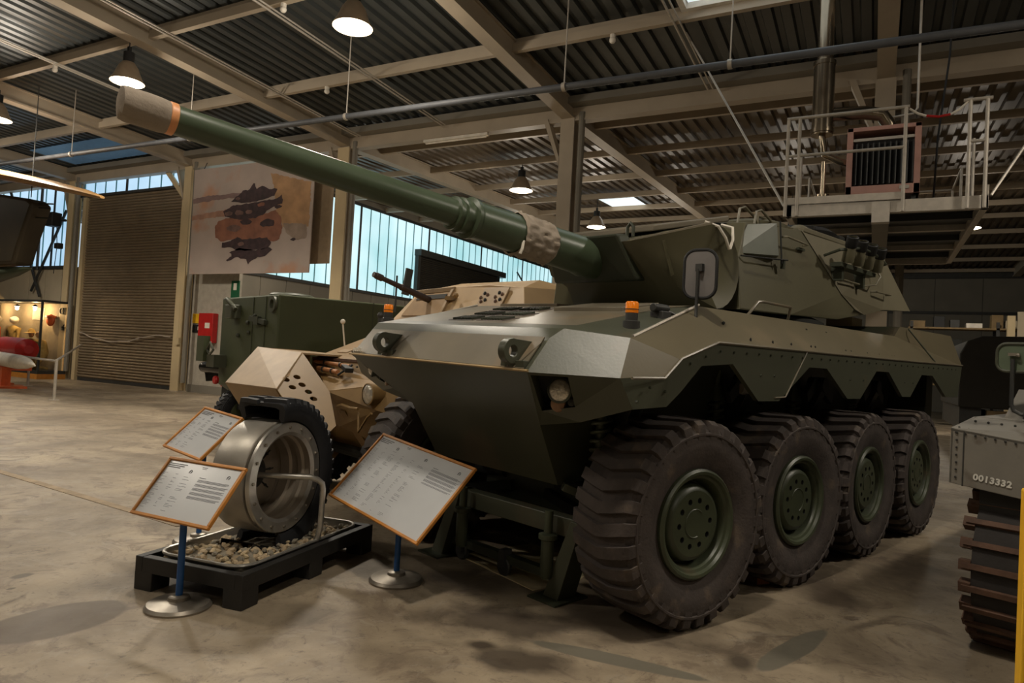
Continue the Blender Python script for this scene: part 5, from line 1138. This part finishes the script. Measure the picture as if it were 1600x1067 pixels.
b = MB(); b.tube([p+Vector((-.003, 0, 0)) for p in rr2(c, .30, .185, .055, XX)], .010, 8, closed=True); obj('mirror_rim', b, 'green', mh)
b = MB(); b.box((.62, -.19, 1.83), (.03, .06, .02)); b.sphere((.61, -.215, 1.825), .014, 8); obj('mirror_clamp', b, 'castiron', mh)
# number
tx = bpy.data.curves.new('serial_number', 'FONT'); tx.body = '0013332'; tx.size = .050; tx.extrude = .0008; tx.offset = .0022; tx.space_character = 1.12; tx.align_x = 'LEFT'
tm = bpy.data.objects.new('tmp_text', tx); C.objects.link(tm); bpy.context.view_layer.update()
me = bpy.data.meshes.new_from_object(tm.evaluated_get(bpy.context.evaluated_depsgraph_get())); bpy.data.objects.remove(tm)
me.materials.clear(); me.materials.append(mat('white_stencil', (216, 214, 206), .6))
so = bpy.data.objects.new('serial_number', me); C.objects.link(so); so.parent = GT; so.location = (-.006, -.125, 1.062-.0125)
so.rotation_euler = (Matrix.Rotation(radians(-90), 3, 'Z') @ Matrix.Rotation(radians(90), 3, 'X')).to_euler(); so['kind'] = 'stuff'
so.rotation_euler.rotate_axis('Z', radians(-5.7))
# running gear
path = []
for i in range(200):
    pass
def tr_pt(s):   # s along the outer track line, from the top run round the idler to the ground run
    Lr = [(2.6, .98), (.45, .985)]
    if s < 1.6: return (2.05-s, .985), (-1, 0)
    s -= 1.6; ang = s/.47
    if ang < radians(150): a = pi/2+ang; return (.45+.47*cos(a), .515+.47*sin(a)), (-sin(a), cos(a))
    a = pi/2+radians(150); s2 = s-.47*radians(150); x0_, z0_ = .45+.47*cos(a), .515+.47*sin(a); dx_, dz_ = -sin(a), cos(a)
    Lx = (z0_-.035)/(-dz_) if dz_ < 0 else 0
    if s2 < Lx: return (x0_+dx_*s2, z0_+dz_*s2), (dx_, dz_)
    return (x0_+dx_*Lx+(s2-Lx), .035), (1, 0)
pitch = .125; s = 0; plate = None
pm = MB(); pm.bb((-.052, -.23, -.022), (.052, .23, .022)); pm.bb((-.06, -.23, .02), (-.028, .23, .052)); 
pmesh = None
tpl = MB(); tpl.bb((-.050, -.20, -.02), (.050, .20, .02)); tp_mesh = tpl.mesh('track_pad', 'track', 0)
tg = MB(); tg.bb((-.016, -.245, -.03), (.016, .245, .048)); tg.bb((-.03, .20, -.035), (.03, .262, .035)); tg_mesh = tg.mesh('grouser', 'rust', 0)
while s < 6.2:
    (x, z), (dx, dz) = tr_pt(s); a = atan2(dz, dx)
    o = obj('track_pad', tp_mesh, None, GT, loc=(x, -.34, z)); o.rotation_euler = (0, -a, 0)
    # outward normal must point away from the idler: flip to keep grousers outside
    (x2, z2), (dx2, dz2) = tr_pt(s+pitch/2); a2 = atan2(dz2, dx2)
    o2 = obj('grouser', tg_mesh, None, GT, loc=(x2, -.34, z2)); o2.rotation_euler = (0, -a2+pi, 0)
    s += pitch
b = MB(); b.lathe([(0, -.2), (.20, -.2), (.38, -.16), (.40, -.12), (.40, -.04), (.30, -.02), (.30, .02), (.40, .04), (.40, .12), (.38, .16), (.20, .2), (0, .2)], 32, (.45, -.34, .515), 'y'); obj('idler_wheel', b, 'tankgrey', GT)
for x in (1.35, 2.2, 3.05, 3.9):
    b = MB(); b.lathe([(0, -.16), (.30, -.16), (.36, -.12), (.36, .12), (.30, .16), (0, .16)], 28, (x, -.34, .40), 'y'); obj('road_wheel', b, 'tankgrey', GT)
b = MB(); b.bb((.12, -.60, .985), (.35, -.08, 1.02)); b.bb((.10, -.56, .62), (.14, -.14, 1.0)); obj('mud_flap', b, 'black', GT)
# yellow barrier post at the very edge
YP = thing('yellow_post', 'yellow post cut off at the lower right edge of the picture', 'post', (.268, 1.5, 0))
b = MB(); b.bb((-.027, -.027, .01), (.027, .027, 1.44)); obj('upright', b, 'yellow', YP, bevel=.005)
b = MB(); b.bb((-.1, -.1, 0), (.1, .1, .012)); obj('base_plate', b, 'dgrey', YP)

# ================================================================== POSTER, SIGNS, FIRE BOX
M['posterhi'] = mat('poster_mid_print', (112, 84, 76), .6, 0, .4, 4)
PS = thing('hanging_poster', 'large hung photo poster of a dark vehicle and its reflection, right of the roller door', 'poster', (-16.4, 14.0, 0))
ox = 16.4
def pp_(x, z, y=0): return (x+ox, y, z)
b = MB(); b.poly([pp_(-19.02, 6.98), pp_(-13.95, 6.98), pp_(-13.95, 3.70), pp_(-18.98, 3.70)], (0, .03, 0)); sheet_ = obj('poster_sheet', b, 'poster', PS, smooth=0)
b = MB(); b.poly([pp_(-18.5, 6.9, .35), pp_(-13.55, 6.9, .35), pp_(-13.55, 4.0, .35), pp_(-18.4, 4.0, .35)], (0, .02, 0)); obj('rear_sheet', b, mat('poster_back_sheet', (150, 130, 104), .7), PS, smooth=0)
def W2(px, py):   # poster design coordinates 0..1
    return (-19.0+px*5.05+ox, -.004, 6.95-py*3.25)
def blobp(name, pts, m, dy=0):
    pq = []
    for (xa, ya), (xb, yb) in zip(pts, pts[1:]+pts[:1]):
        k_ = max(1, int(((xb-xa)**2+(yb-ya)**2)**.5/.018))
        pq += [(xa+(xb-xa)*i/k_+random.uniform(-.005, .005), ya+(yb-ya)*i/k_+random.uniform(-.006, .006)) for i in range(k_)]
    pts = pq
    b = MB(); P_ = [W2(x, y) for x, y in pts]; P_ = [(x, yy-dy, z) for x, yy, z in P_]; n = len(P_)
    b.poly(P_, (0, .003, 0)); return obj(name, b, m, sheet_, smooth=0)
blobp('distant_hill_print', [(0, .27), (.12, .255), (.25, .26), (.42, .25), (.42, .29), (.25, .30), (.1, .31), (0, .32)], mat('poster_hill', (132, 108, 104), .7, 0, .2, 3))
blobp('wake_print', [(0, .44), (.3, .40), (.36, .43), (.3, .46), (0, .48)], mat('poster_wake', (168, 128, 108), .7, 0, .2, 3))
blobp('right_bank_print', [(.66, .1), (.98, .22), (.98, .60), (.80, .62), (.72, .45), (.70, .25)], mat('poster_bank', (176, 138, 100), .7, 0, .25, 2.5))
blobp('dust_print', [(.78, .56), (.96, .58), (.97, .70), (.90, .72), (.82, .66)], mat('poster_dust', (150, 132, 118), .7, 0, .25, 3), .002)
blobp('spray_print', [(.21, .56), (.25, .50), (.33, .48), (.42, .49), (.52, .46), (.62, .47), (.72, .44), (.76, .50), (.78, .60), (.76, .70), (.70, .72), (.6, .70), (.5, .69), (.38, .68), (.28, .70), (.23, .66)], 'posterdust', .004)
blobp('hull_print', [(.28, .42), (.36, .37), (.70, .34), (.76, .31), (.77, .38), (.68, .42), (.62, .47), (.56, .50), (.44, .51), (.30, .47)], 'posterdark', .006)
blobp('turret_print', [(.34, .33), (.40, .28), (.44, .24), (.50, .23), (.52, .18), (.54, .18), (.55, .23), (.60, .21), (.66, .24), (.72, .25), (.70, .31), (.58, .345), (.45, .355)], 'posterdark', .006)
blobp('hull_reflection_print', [(.29, .71), (.36, .70), (.42, .66), (.46, .69), (.58, .68), (.66, .68), (.70, .73), (.67, .78), (.55, .79), (.44, .79), (.36, .76), (.29, .75)], 'posterdark', .006)
blobp('turret_reflection_print', [(.36, .80), (.44, .77), (.58, .79), (.68, .77), (.71, .79), (.66, .84), (.56, .87), (.52, .92), (.50, .87), (.42, .85), (.34, .89), (.33, .87), (.38, .84)], 'posterdark', .006)
for (x, y, r, m_) in ((.33, .44, .035, 'posterhi'), (.42, .44, .04, 'posterhi'), (.50, .44, .03, 'posterhi'), (.60, .38, .03, 'posterdust'), (.40, .31, .02, 'posterhi'), (.48, .53, .05, 'posterdark'), (.66, .55, .06, 'posterdark'), (.38, .58, .06, 'posterhi'), (.60, .73, .06, 'posterdark'), (.45, .73, .03, 'posterhi'), (.74, .41, .03, 'posterdark')):
    blobp('detail_print', [(x+r*cos(a*.7), y+r*.6*sin(a*.7)) for a in range(9)], m_, .010)
blobp('bird_print', [(.85, .71), (.88, .69), (.89, .71), (.87, .725)], 'posterdark', .006)
for x in (-18.6, -14.4):
    b = MB(); b.tube([pp_(x, 6.98, .01), pp_(x, 7.2, .1)], .012, 5); obj('hanging_cord', b, 'dgrey', PS)
def sign(name, label, cat, x0, x1, z0, z1, m, y=WY-.03):
    b = MB(); b.bb((x0, y, z0), (x1, y+.028, z1)); o = obj(name, b, m, bevel=.004); return tag(o, label, cat)
s1 = sign('exit_sign', 'tall green exit sign with a white door symbol on the grey wall', 'sign', -17.60, -17.24, 3.02, 3.55, 'signgreen')
b = MB(); b.bb((-17.49, WY-.036, 3.26), (-17.35, WY-.03, 3.47)); obj('white_door_symbol', b, 'white_paint', s1)
b = MB(); b.poly([(-17.42, WY-.036, 3.22), (-17.46, WY-.036, 3.16), (-17.38, WY-.036, 3.16)], (0, .005, 0)); b.bb((-17.43, WY-.036, 3.08), (-17.41, WY-.03, 3.16)); obj('arrow_symbol', b, 'signgreen', s1)
y1 = sign('yellow_notice', 'small yellow notice on the white wall right of the door column', 'sign', -19.30, -18.88, 2.20, 2.50, 'yellow')
b1 = sign('black_notice', 'small black notice with a white mark beneath the yellow notice', 'sign', -19.28, -18.88, 1.90, 2.16, 'black')
b = MB(); b.bb((-19.02, WY-.036, 1.98), (-18.92, WY-.03, 2.10)); obj('white_mark', b, 'white_paint', b1)
s_ = thing('fire_box', 'red wall box with a white label next to the olive carrier', 'fire box', (-18.45, WY-.2, 1.6))
b = MB(); b.bb((-.33, 0, 0), (.33, .19, .92)); obj('cabinet', b, 'red', s_, bevel=.01)
b = MB(); b.bb((-.02, -.006, .45), (.2, 0, .62)); obj('label_plate', b, 'white_paint', s_)
b = MB(); b.bb((-.29, -.012, .04), (.29, -.004, .10)); obj('door_edge', b, 'red', s_)
t = thing('wall_fittings', 'round dial and small handle on the pale column left of the roller door', 'fitting', (-25.95, VY-.2, 1.7))
b = MB(); b.lathe([(.10, -.03), (.12, -.03), (.12, .02), (.10, .02), (.10, -.03)], 20, (.0, .02, .75), 'y'); obj('dial_ring', b, 'dgrey', t)
b = MB(); b.tube([(.15, -.02, .15), (.3, -.04, .25)], .02, 6); b.box((.15, .0, .12), (.08, .06, .14)); obj('door_handle', b, 'black', t)
t = thing('chain_hoist', 'small pull chain box on the cream column right of the roller door', 'fitting', (-19.45, VY-.2, 1.5))
b = MB(); b.box((0, 0, .1), (.16, .06, .22)); b.tube([(0, -.03, .2), (.05, -.03, .5), (.02, -.03, 1.5)], .008, 5); obj('chain_box', b, 'cream', t)
t = thing('barrier_tape', 'sagging white barrier tape across the roller door', 'tape', (-22.7, WY-.16, 0))
b = MB(); vs = []
for i in range(25):
    f = i/24; x = -2.55+5.1*f; z = 1.72-.28*sin(pi*min(1, f*1.25))+.02*sin(f*30); vs += [(x, 0, z), (x, .01, z+.035)]
b.add(vs, [(2*i, 2*i+2, 2*i+3, 2*i+1) for i in range(24)]); obj('tape_strip', b, 'canvas', t, smooth=60)

# ================================================================== SHOWCASE WITH MANNEQUINS (far left)
VX = -28.0; VYc = 13.85
SC = thing('glass_showcase', 'glass showcase with dark frame and warm lit interior under the left window', 'showcase', (VX, VYc, 0))
b = MB(); b.bb((-2.3, -.55, .0), (2.3, .4, .18)); obj('plinth', b, 'wood', SC)
b = MB(); b.bb((-2.3, -.55, .18), (2.3, .4, .30)); obj('skirting', b, 'dgrey', SC)
for x in (-2.28, -.95, 2.28):
    b = MB(); b.bb((x-.03, -.55, .3), (x+.03, -.49, 2.75)); obj('mullion', b, 'dgrey', SC)
b = MB(); b.bb((-2.3, -.55, 2.7), (2.3, .4, 2.78)); obj('top_frame', b, 'dgrey', SC)
b = MB(); b.bb((-2.3, .36, .3), (2.3, .40, 2.7)); obj('back_panel', b, mat('showcase_back', (150, 138, 118), .7), SC)
b = MB(); b.bb((2.2, .30, .3), (2.3, .36, 2.7)); obj('lit_end_panel', b, mat('showcase_end', (230, 190, 130), .6), SC)
gl_ = bpy.data.materials.new('clear_glass'); gl_.use_nodes = True; gb = gl_.node_tree.nodes['Principled BSDF']; gb.inputs['Transmission Weight'].default_value = 1; gb.inputs['Roughness'].default_value = .02; gb.inputs['IOR'].default_value = 1.05; M['glass'] = gl_
for (xa, xb) in ((-2.25, -.98), (-.92, 2.25)):
    b = MB(); b.bb((xa, -.53, .3), (xb, -.522, 2.7)); obj('glass_front', b, 'glass', SC)
def warm(x, y, z, e, parent):
    l = bpy.data.lights.new('showcase_bulb', 'POINT'); l.energy = e; l.color = (1, .66, .30); l.shadow_soft_size = .06
    o = bpy.data.objects.new('showcase_bulb', l); C.objects.link(o); o.parent = parent; o.location = (x, y, z)
for x in (-1.8, -.2, 1.0):
    b = MB(); b.lathe([(.02, .08), (.10, .0), (.09, 0), (.02, .06)], 16, (x, -.1, 2.56)); lm = obj('spot_shade', b, 'dgrey', SC)
    b = MB(); b.lathe([(0, .0), (.085, .0), (.085, -.006), (0, -.008)], 16, (x, -.1, 2.56)); obj('spot_bulb', b, 'lampon', lm); warm(x, -.1, 2.48, 45, SC)
b = MB(); b.bb((.0, .34, 2.1), (.75, .355, 2.55)); obj('caption_card', b, 'white_paint', SC)
b = MB(); b.bb((1.75, .34, 2.25), (2.1, .355, 2.55)); obj('caption_card', b, 'white_paint', SC)
def figure(name, label, loc, rz, J, edges, radii, cloth, headpos, helmet, group=None):
    t = thing(name, label, 'mannequin', loc, rz, group)
    me = bpy.data.meshes.new('body'); me.from_pydata(J, edges, []); o = bpy.data.objects.new('body', me); C.objects.link(o); o.parent = t
    sk = o.modifiers.new('skin', 'SKIN'); sk.use_smooth_shade = True
    for i, v in enumerate(me.skin_vertices[0].data): v.radius = (radii[i], radii[i]); v.use_root = (i == 0)
    sb = o.modifiers.new('sub', 'SUBSURF'); sb.levels = 1; sb.render_levels = 1; me.materials.append(M[cloth])
    b = MB(); b.sphere(headpos, .105, 14, sc_=(.88, 1, 1.15)); b.box((headpos[0], headpos[1]-.11, headpos[2]-.01), (.03, .04, .05)); b.sphere((headpos[0]-.035, headpos[1]-.095, headpos[2]+.02), .014, 6); b.sphere((headpos[0]+.035, headpos[1]-.095, headpos[2]+.02), .014, 6); hd = obj('head', b, 'skin', t)
    if helmet:
        b = MB(); hx, hy, hz = headpos
        if helmet == 'hat': b.lathe([(0, .17), (.08, .15), (.12, .06), (.13, .03), (.26, 0), (.26, -.012), (.12, .0)], 20, (hx, hy, hz+.05))
        else: b.sphere((hx, hy+.01, hz+.035), .15, 16, sc_=(1, 1.05, .95))
        obj('hat' if helmet == 'hat' else 'helmet', b, 'khaki' if helmet == 'hat' else 'white_paint', t)
    return t
ST = [(0, 0, .95), (0, 0, 1.2), (0, 0, 1.45), (-.20, 0, 1.42), (-.26, -.02, 1.15), (-.24, -.12, .92), (.20, 0, 1.42), (.26, -.02, 1.15), (.24, -.12, .92), (-.10, 0, .88), (-.11, 0, .48), (-.11, -.0, .08), (-.11, -.14, .04), (.10, 0, .88), (.11, 0, .48), (.11, 0, .08), (.11, -.14, .04), (0, 0, 1.56)]
SE = [(0, 1), (1, 2), (2, 3), (3, 4), (4, 5), (2, 6), (6, 7), (7, 8), (0, 9), (9, 10), (10, 11), (11, 12), (0, 13), (13, 14), (14, 15), (15, 16), (2, 17)]
SR = [.15, .15, .14, .08, .055, .04, .08, .055, .04, .10, .07, .05, .045, .10, .07, .05, .045, .06]
KN = [(0, 0, .55), (0, -.10, .80), (0, -.22, 1.02), (-.20, -.22, 1.0), (-.28, -.38, .80), (-.16, -.52, .66), (.20, -.22, 1.0), (.30, -.36, .82), (.16, -.54, .70), (-.10, -.05, .5), (-.16, -.42, .50), (-.16, -.36, .08), (-.16, -.50, .05), (.10, 0, .48), (.16, -.22, .10), (.16, .18, .07), (.16, .30, .05), (0, -.27, 1.12)]
figure('standing_mannequin', 'standing mannequin in white flying helmet and pale overalls in the showcase', (VX-.55, VYc, .3), .3, ST, SE, SR, 'khaki', (0, 0, 1.72), 'helmet')
figure('mannequin_in_orange_vest', 'mannequin in white helmet and orange vest at the far left of the showcase', (VX-1.75, VYc, .3), -.2, ST, SE, SR, 'orange', (0, 0, 1.72), 'helmet')
figure('kneeling_mannequin', 'kneeling mannequin with broad sun hat leaning forward in the showcase', (VX+.55, VYc+.0, .3), 1.3, KN, SE, SR, 'khaki', (0, -.30, 1.25), 'hat')
figure('crouching_mannequin', 'crouching mannequin at the right end of the showcase, half hidden by the frame', (VX+1.65, VYc+.0, .3), -1.2, KN, SE, SR, 'khaki', (0, -.30, 1.25), None)
t = thing('flight_bag', 'orange cloth bag hanging on the showcase back panel', 'bag', (VX+1.45, VYc+.22, 1.9)); b = MB(); b.sphere((0, 0, .2), .22, 12, sc_=(1, .5, 1)); b.lathe([(.10, .38), (.16, .36), (.2, .30)], 12); obj('bag_body', b, 'orange', t)
for i, (x, z, r) in enumerate(((.1, .42, .16), (.55, .38, .12), (.95, .40, .15), (1.3, .42, .13))):
    b = MB(); b.sphere((0, 0, 0), r, 10, sc_=(1.5, 1, .6)); o = obj('kit_bundle', b, 'khaki', loc=(VX+x, VYc-.2, .30+r*.6)); tag(o, ['folded khaki kit bundle on the showcase floor, leftmost of four', 'small khaki kit bundle on the showcase floor, second from left', 'khaki kit bundle on the showcase floor, third from left', 'khaki kit bundle on the showcase floor, rightmost of four'][i], 'bundle', 'kit bundles on the showcase floor')
b = MB(); b.poly([(-2.4, -.7, 2.95), (-2.4, .7, 3.2), (2.3, .7, 3.0), (2.3, -.7, 2.86)], (0, 0, .03)); 
# barrier rail in front
RL = thing('barrier_rail', 'grey tubular barrier rail at the left in front of the missile', 'barrier', (-17.65, 9.56, 0))
for (x, y) in ((0, 0), (-4.85, 1.85), (-5.3, .6)):
    b = MB(); b.tube([(x, y, 0), (x, y, 1.0)], .035, 10); b.lathe([(0, 0), (.12, 0), (.12, .012), (0, .012)], 16, (x, y, 0)); obj('upright', b, 'galv', RL)
b = MB(); b.tube([(0, 0, .95), (-5.2, 1.2, .95)], .03, 10); obj('rail', b, 'galv', RL)
b = MB(); b.tube([(0, 0, .97), (-2.9, 1.9, 1.10), (-6, 4, 1.3)], .03, 10); obj('rail', b, 'galv', RL)
# missile on an orange stand
MS = thing('missile', 'red finned missile with pale pointed nose on an orange stand at left', 'missile', (-18.84, 9.69, 0), radians(-15))
b = MB(); b.tube([(0, 0, .78), (-.9, 0, .80), (-1.8, 0, .80), (-5, 0, .80)], [.02, .15, .20, .20], 20); obj('pale_nose', b, 'white_paint', MS)
b = MB(); b.tube([(-2.9, .45, 1.12), (-3.1, .45, 1.12), (-3.6, .45, 1.12), (-6, .45, 1.12)], [.12, .30, .32, .32], 20); obj('red_body', b, 'red', MS)
for xs in (-3.2, -4.8):
    b = MB(); b.box((xs, 0, .31), (.24, .22, .58)); b.bb((xs-.12, .1, .5), (xs+.12, .6, .82)); b.box((xs, .1, .03), (.9, .7, .06)); obj('orange_stand', b, 'orange', MS)
# dark vertical fins or case behind the rail
t = thing('dark_suitcase', 'pair of tall dark rounded cases standing before the showcase', 'case', (-28.9, 12.4, 0))
for i in range(2):
    b = MB(); b.bb((i*.9-.5, -.15, 0), (i*.9+.28, .15, 1.7)); obj('case_body', b, 'gloss_black', t, bevel=.12)

# ================================================================== HANGING AIRCRAFT at the left edge
AC = thing('hanging_aircraft', 'brown aircraft section with a long tan wing blade hung at the upper left edge', 'aircraft', (-18.8, 9.0, 4.4))
b = MB(); n = 14; vs = []
for i, (x, z, wd, th_) in enumerate(((-6, 1.75, .9, .16), (-3.0, 1.5, .85, .15), (-1.0, 1.18, .75, .14), (1.5, .72, .6, .11), (2.9, .44, .42, .08), (3.5, .31, .12, .03))):
    for j in range(n):
        a = 2*pi*j/n; vs.append((x, wd/2*cos(a), z+th_*sin(a)))
fs = [(i*n+j, i*n+(j+1) % n, (i+1)*n+(j+1) % n, (i+1)*n+j) for i in range(5) for j in range(n)]+[tuple(range(n)), tuple(range(5*n, 6*n))]
b.add(vs, fs); obj('wing', b, mat('tan_wing_skin', (146, 112, 68), .5), AC)
bro = mat('brown_green_fuselage', (50, 42, 27), .55, 0, .2, 2)
b = MB(); b.poly([(-3.5, .1, .75), (-1.2, .1, .72), (.2, .1, .52), (.45, .1, .38), (.25, .1, .0), (-.05, .1, -.6), (-.25, .1, -1.1), (-3.5, .1, -1.1)], (0, .5, 0)); obj('fuselage', b, bro, AC, bevel=.08, smooth=30)
b = MB(); b.tube([(-3.5, .3, -1.45), (-1.5, .3, -1.35), (-.4, .3, -1.26), (.25, .3, -1.2)], [.25, .22, .12, .02], 16); obj('drop_tank', b, 'olive', AC)
for z, x in ((.40, 1.0), (.30, .85), (.05, .95)):
    b = MB(); b.tube([(.2, .3, z+.03), (x, .3, z-.03)], .02, 6); obj('probe', b, 'dark', AC)
b = MB(); b.bb((-2.5, .4, -1.35), (-2.2, .7, -1.0)); obj('pylon', b, bro, AC)
for x in (-3, 0.0):
    b = MB(); b.tube([(x, .3, .6), (x, .3, 3.6)], .012, 5); obj('suspension_wire', b, 'dgrey', AC)
# floodlight on the column
t = thing('floodlight', 'black floodlight bracketed to the pale column left of the roller door', 'lamp', (-26.25, VY-.3, 5.3))
b = MB(); b.box((-.25, -.1, .45), (.45, .35, .5)); b.box((-.05, 0, -.6), (.25, .2, .2)); b.tube([(0, .05, .45), (.12, .1, .45)], .05, 8); b.tube([(-.1, 0, .2), (-.08, 0, -.5), (-.2, 0, -1.5)], .012, 5); obj('lamp_body', MB().box((-.25, -.1, .45), (.45, .35, .5)), 'black', t, bevel=.03); obj('junction_box', MB().box((-.0, 0, -.5), (.25, .2, .2)), 'black', t, bevel=.02); obj('cable', MB().tube([(-.2, 0, .2), (-.1, 0, -.5), (-.2, 0, -1.5)], .014, 5), 'black', t); obj('bracket', MB().tube([(-.1, .05, .45), (.12, .12, .45)], .05, 8), 'black', t)
b = MB(); b.add([(0, 0, 0), (.28, -.01, .12), (.25, .01, -.35), (.05, 0, -.75), (-.12, 0, -.7)], [(0, 1, 2, 3, 4)]); o = obj('pennant', b, 'orange', loc=(-28.9, WY-.3, 4.95)); sm = o.modifiers.new('t', 'SOLIDIFY'); sm.thickness = .01; tag(o, 'small orange and black pennant hanging before the left window', 'pennant')
b = MB(); b.add([(-.12, -.006, -.55), (.09, -.006, -.55), (.05, -.006, -.75), (-.12, -.006, -.7)], [(0, 1, 2, 3)]); obj('black_tail', b, 'black', o); obj('cord', MB().tube([(.05, .02, .02), (.1, .05, 2.3)], .006, 5), 'dgrey', o)

# ================================================================== BACKGROUND RIGHT
DV = thing('dark_truck', 'dark brown covered truck body in the gloom beyond the grey tank', 'truck', (1.85, 20, 0))
b = MB(); b.poly([(.0, 0, 1.05), (.0, 0, 2.35), (.15, 0, 2.68), (.45, 0, 2.80), (5, 0, 2.86), (5, 0, 1.05)], (0, 5, 0)); obj('body', b, mat('very_dark_brown_canvas', (40, 36, 28), .8), DV, bevel=.03)
b = MB(); b.bb((.6, .05, .6), (5, .3, 1.0)); obj('sill', b, 'shelf', DV); b = MB(); b.bb((.05, .2, .5), (.5, 4.8, 1.05)); obj('chassis', b, 'dgrey', DV)
for x, y in ((.55, .9), (.55, 3.9), (4.4, .9), (4.4, 3.9)):
    b = MB(); b.lathe([(0, -.15), (.30, -.15), (.48, -.14), (.5, -.08), (.5, .08), (.48, .14), (0, .15)], 24, (x, y, .5), 'x'); obj('wheel', b, 'tyre_black', DV)
SH = thing('storage_rack', 'long storage rack with boards far behind the turret', 'rack', (3.4, 30, 0))
for x in (-2.2, .5, 3.2):
    for y in (0, .8):
        b = MB(); b.bb((x-.05, y-.05, 0), (x+.05, y+.05, 3.9)); obj('rack_post', b, 'dgrey', SH)
for z in (1.5, 2.8, 3.62):
    b = MB(); b.bb((-2.3, -.05, z), (3.3, .85, z+.06)); obj('shelf_board', b, 'shelf', SH)
bx = [(-2.0, 3.68, .5, .25, 'shelf', 'flat brown box on the top shelf of the far rack, leftmost'), (-1.3, 3.68, .35, .42, 'black', 'black case on the top shelf of the far rack'), (-.8, 3.68, .3, .3, 'dgrey', 'grey box on the far rack beside the black case'), (-.2, 3.68, .5, .18, 'white_paint', 'low white box on the top shelf of the far rack'), (.5, 3.68, .35, .5, 'shelf', 'tall brown box on the top shelf of the far rack'), (1.0, 3.68, .5, .3, 'wallpanel', 'beige box on the top shelf of the far rack'), (1.6, 3.68, .4, .22, 'black', 'low black box on the top shelf of the far rack'),
      (-1.8, 2.86, .7, .5, 'shelf', 'wide brown box on the second shelf of the far rack'), (-.8, 2.86, .5, .4, 'dark', 'dark box on the second shelf of the far rack'), (.3, 2.86, .6, .5, 'wallpanel', 'beige box on the second shelf of the far rack')]
for x, z, wd, h, m_, lab in bx:
    b = MB(); b.bb((-wd/2, -.25, 0), (wd/2, .25, h)); o = obj('storage_box', b, m_, bevel=.01, loc=(3.4+x, 30.4, z)); tag(o, lab, 'box', 'boxes on the far rack')
t = thing('lit_partition', 'beige lit partition with a pale post at the far right', 'partition', (4.3, 29.5, 0))
b = MB(); b.bb((.1, 0, 0), (4, .1, 4.25)); obj('panel', b, 'wallpanel', t); b = MB(); b.bb((-.2, -.1, 0), (.02, .1, 4.1)); obj('pale_post', b, 'cream', t)
DV2 = thing('dark_container', 'low dark crate stack beyond the rear of the big vehicle', 'crate', (.0, 26.5, 0))
b = MB(); b.bb((-4, 0, 0), (1.6, 2, 2.6)); obj('crate_body', b, 'shelf', DV2, bevel=.02); b = MB(); b.bb((-4, -.03, 1.3), (1.6, 0, 1.4)); obj('crate_batten', b, 'dark', DV2)
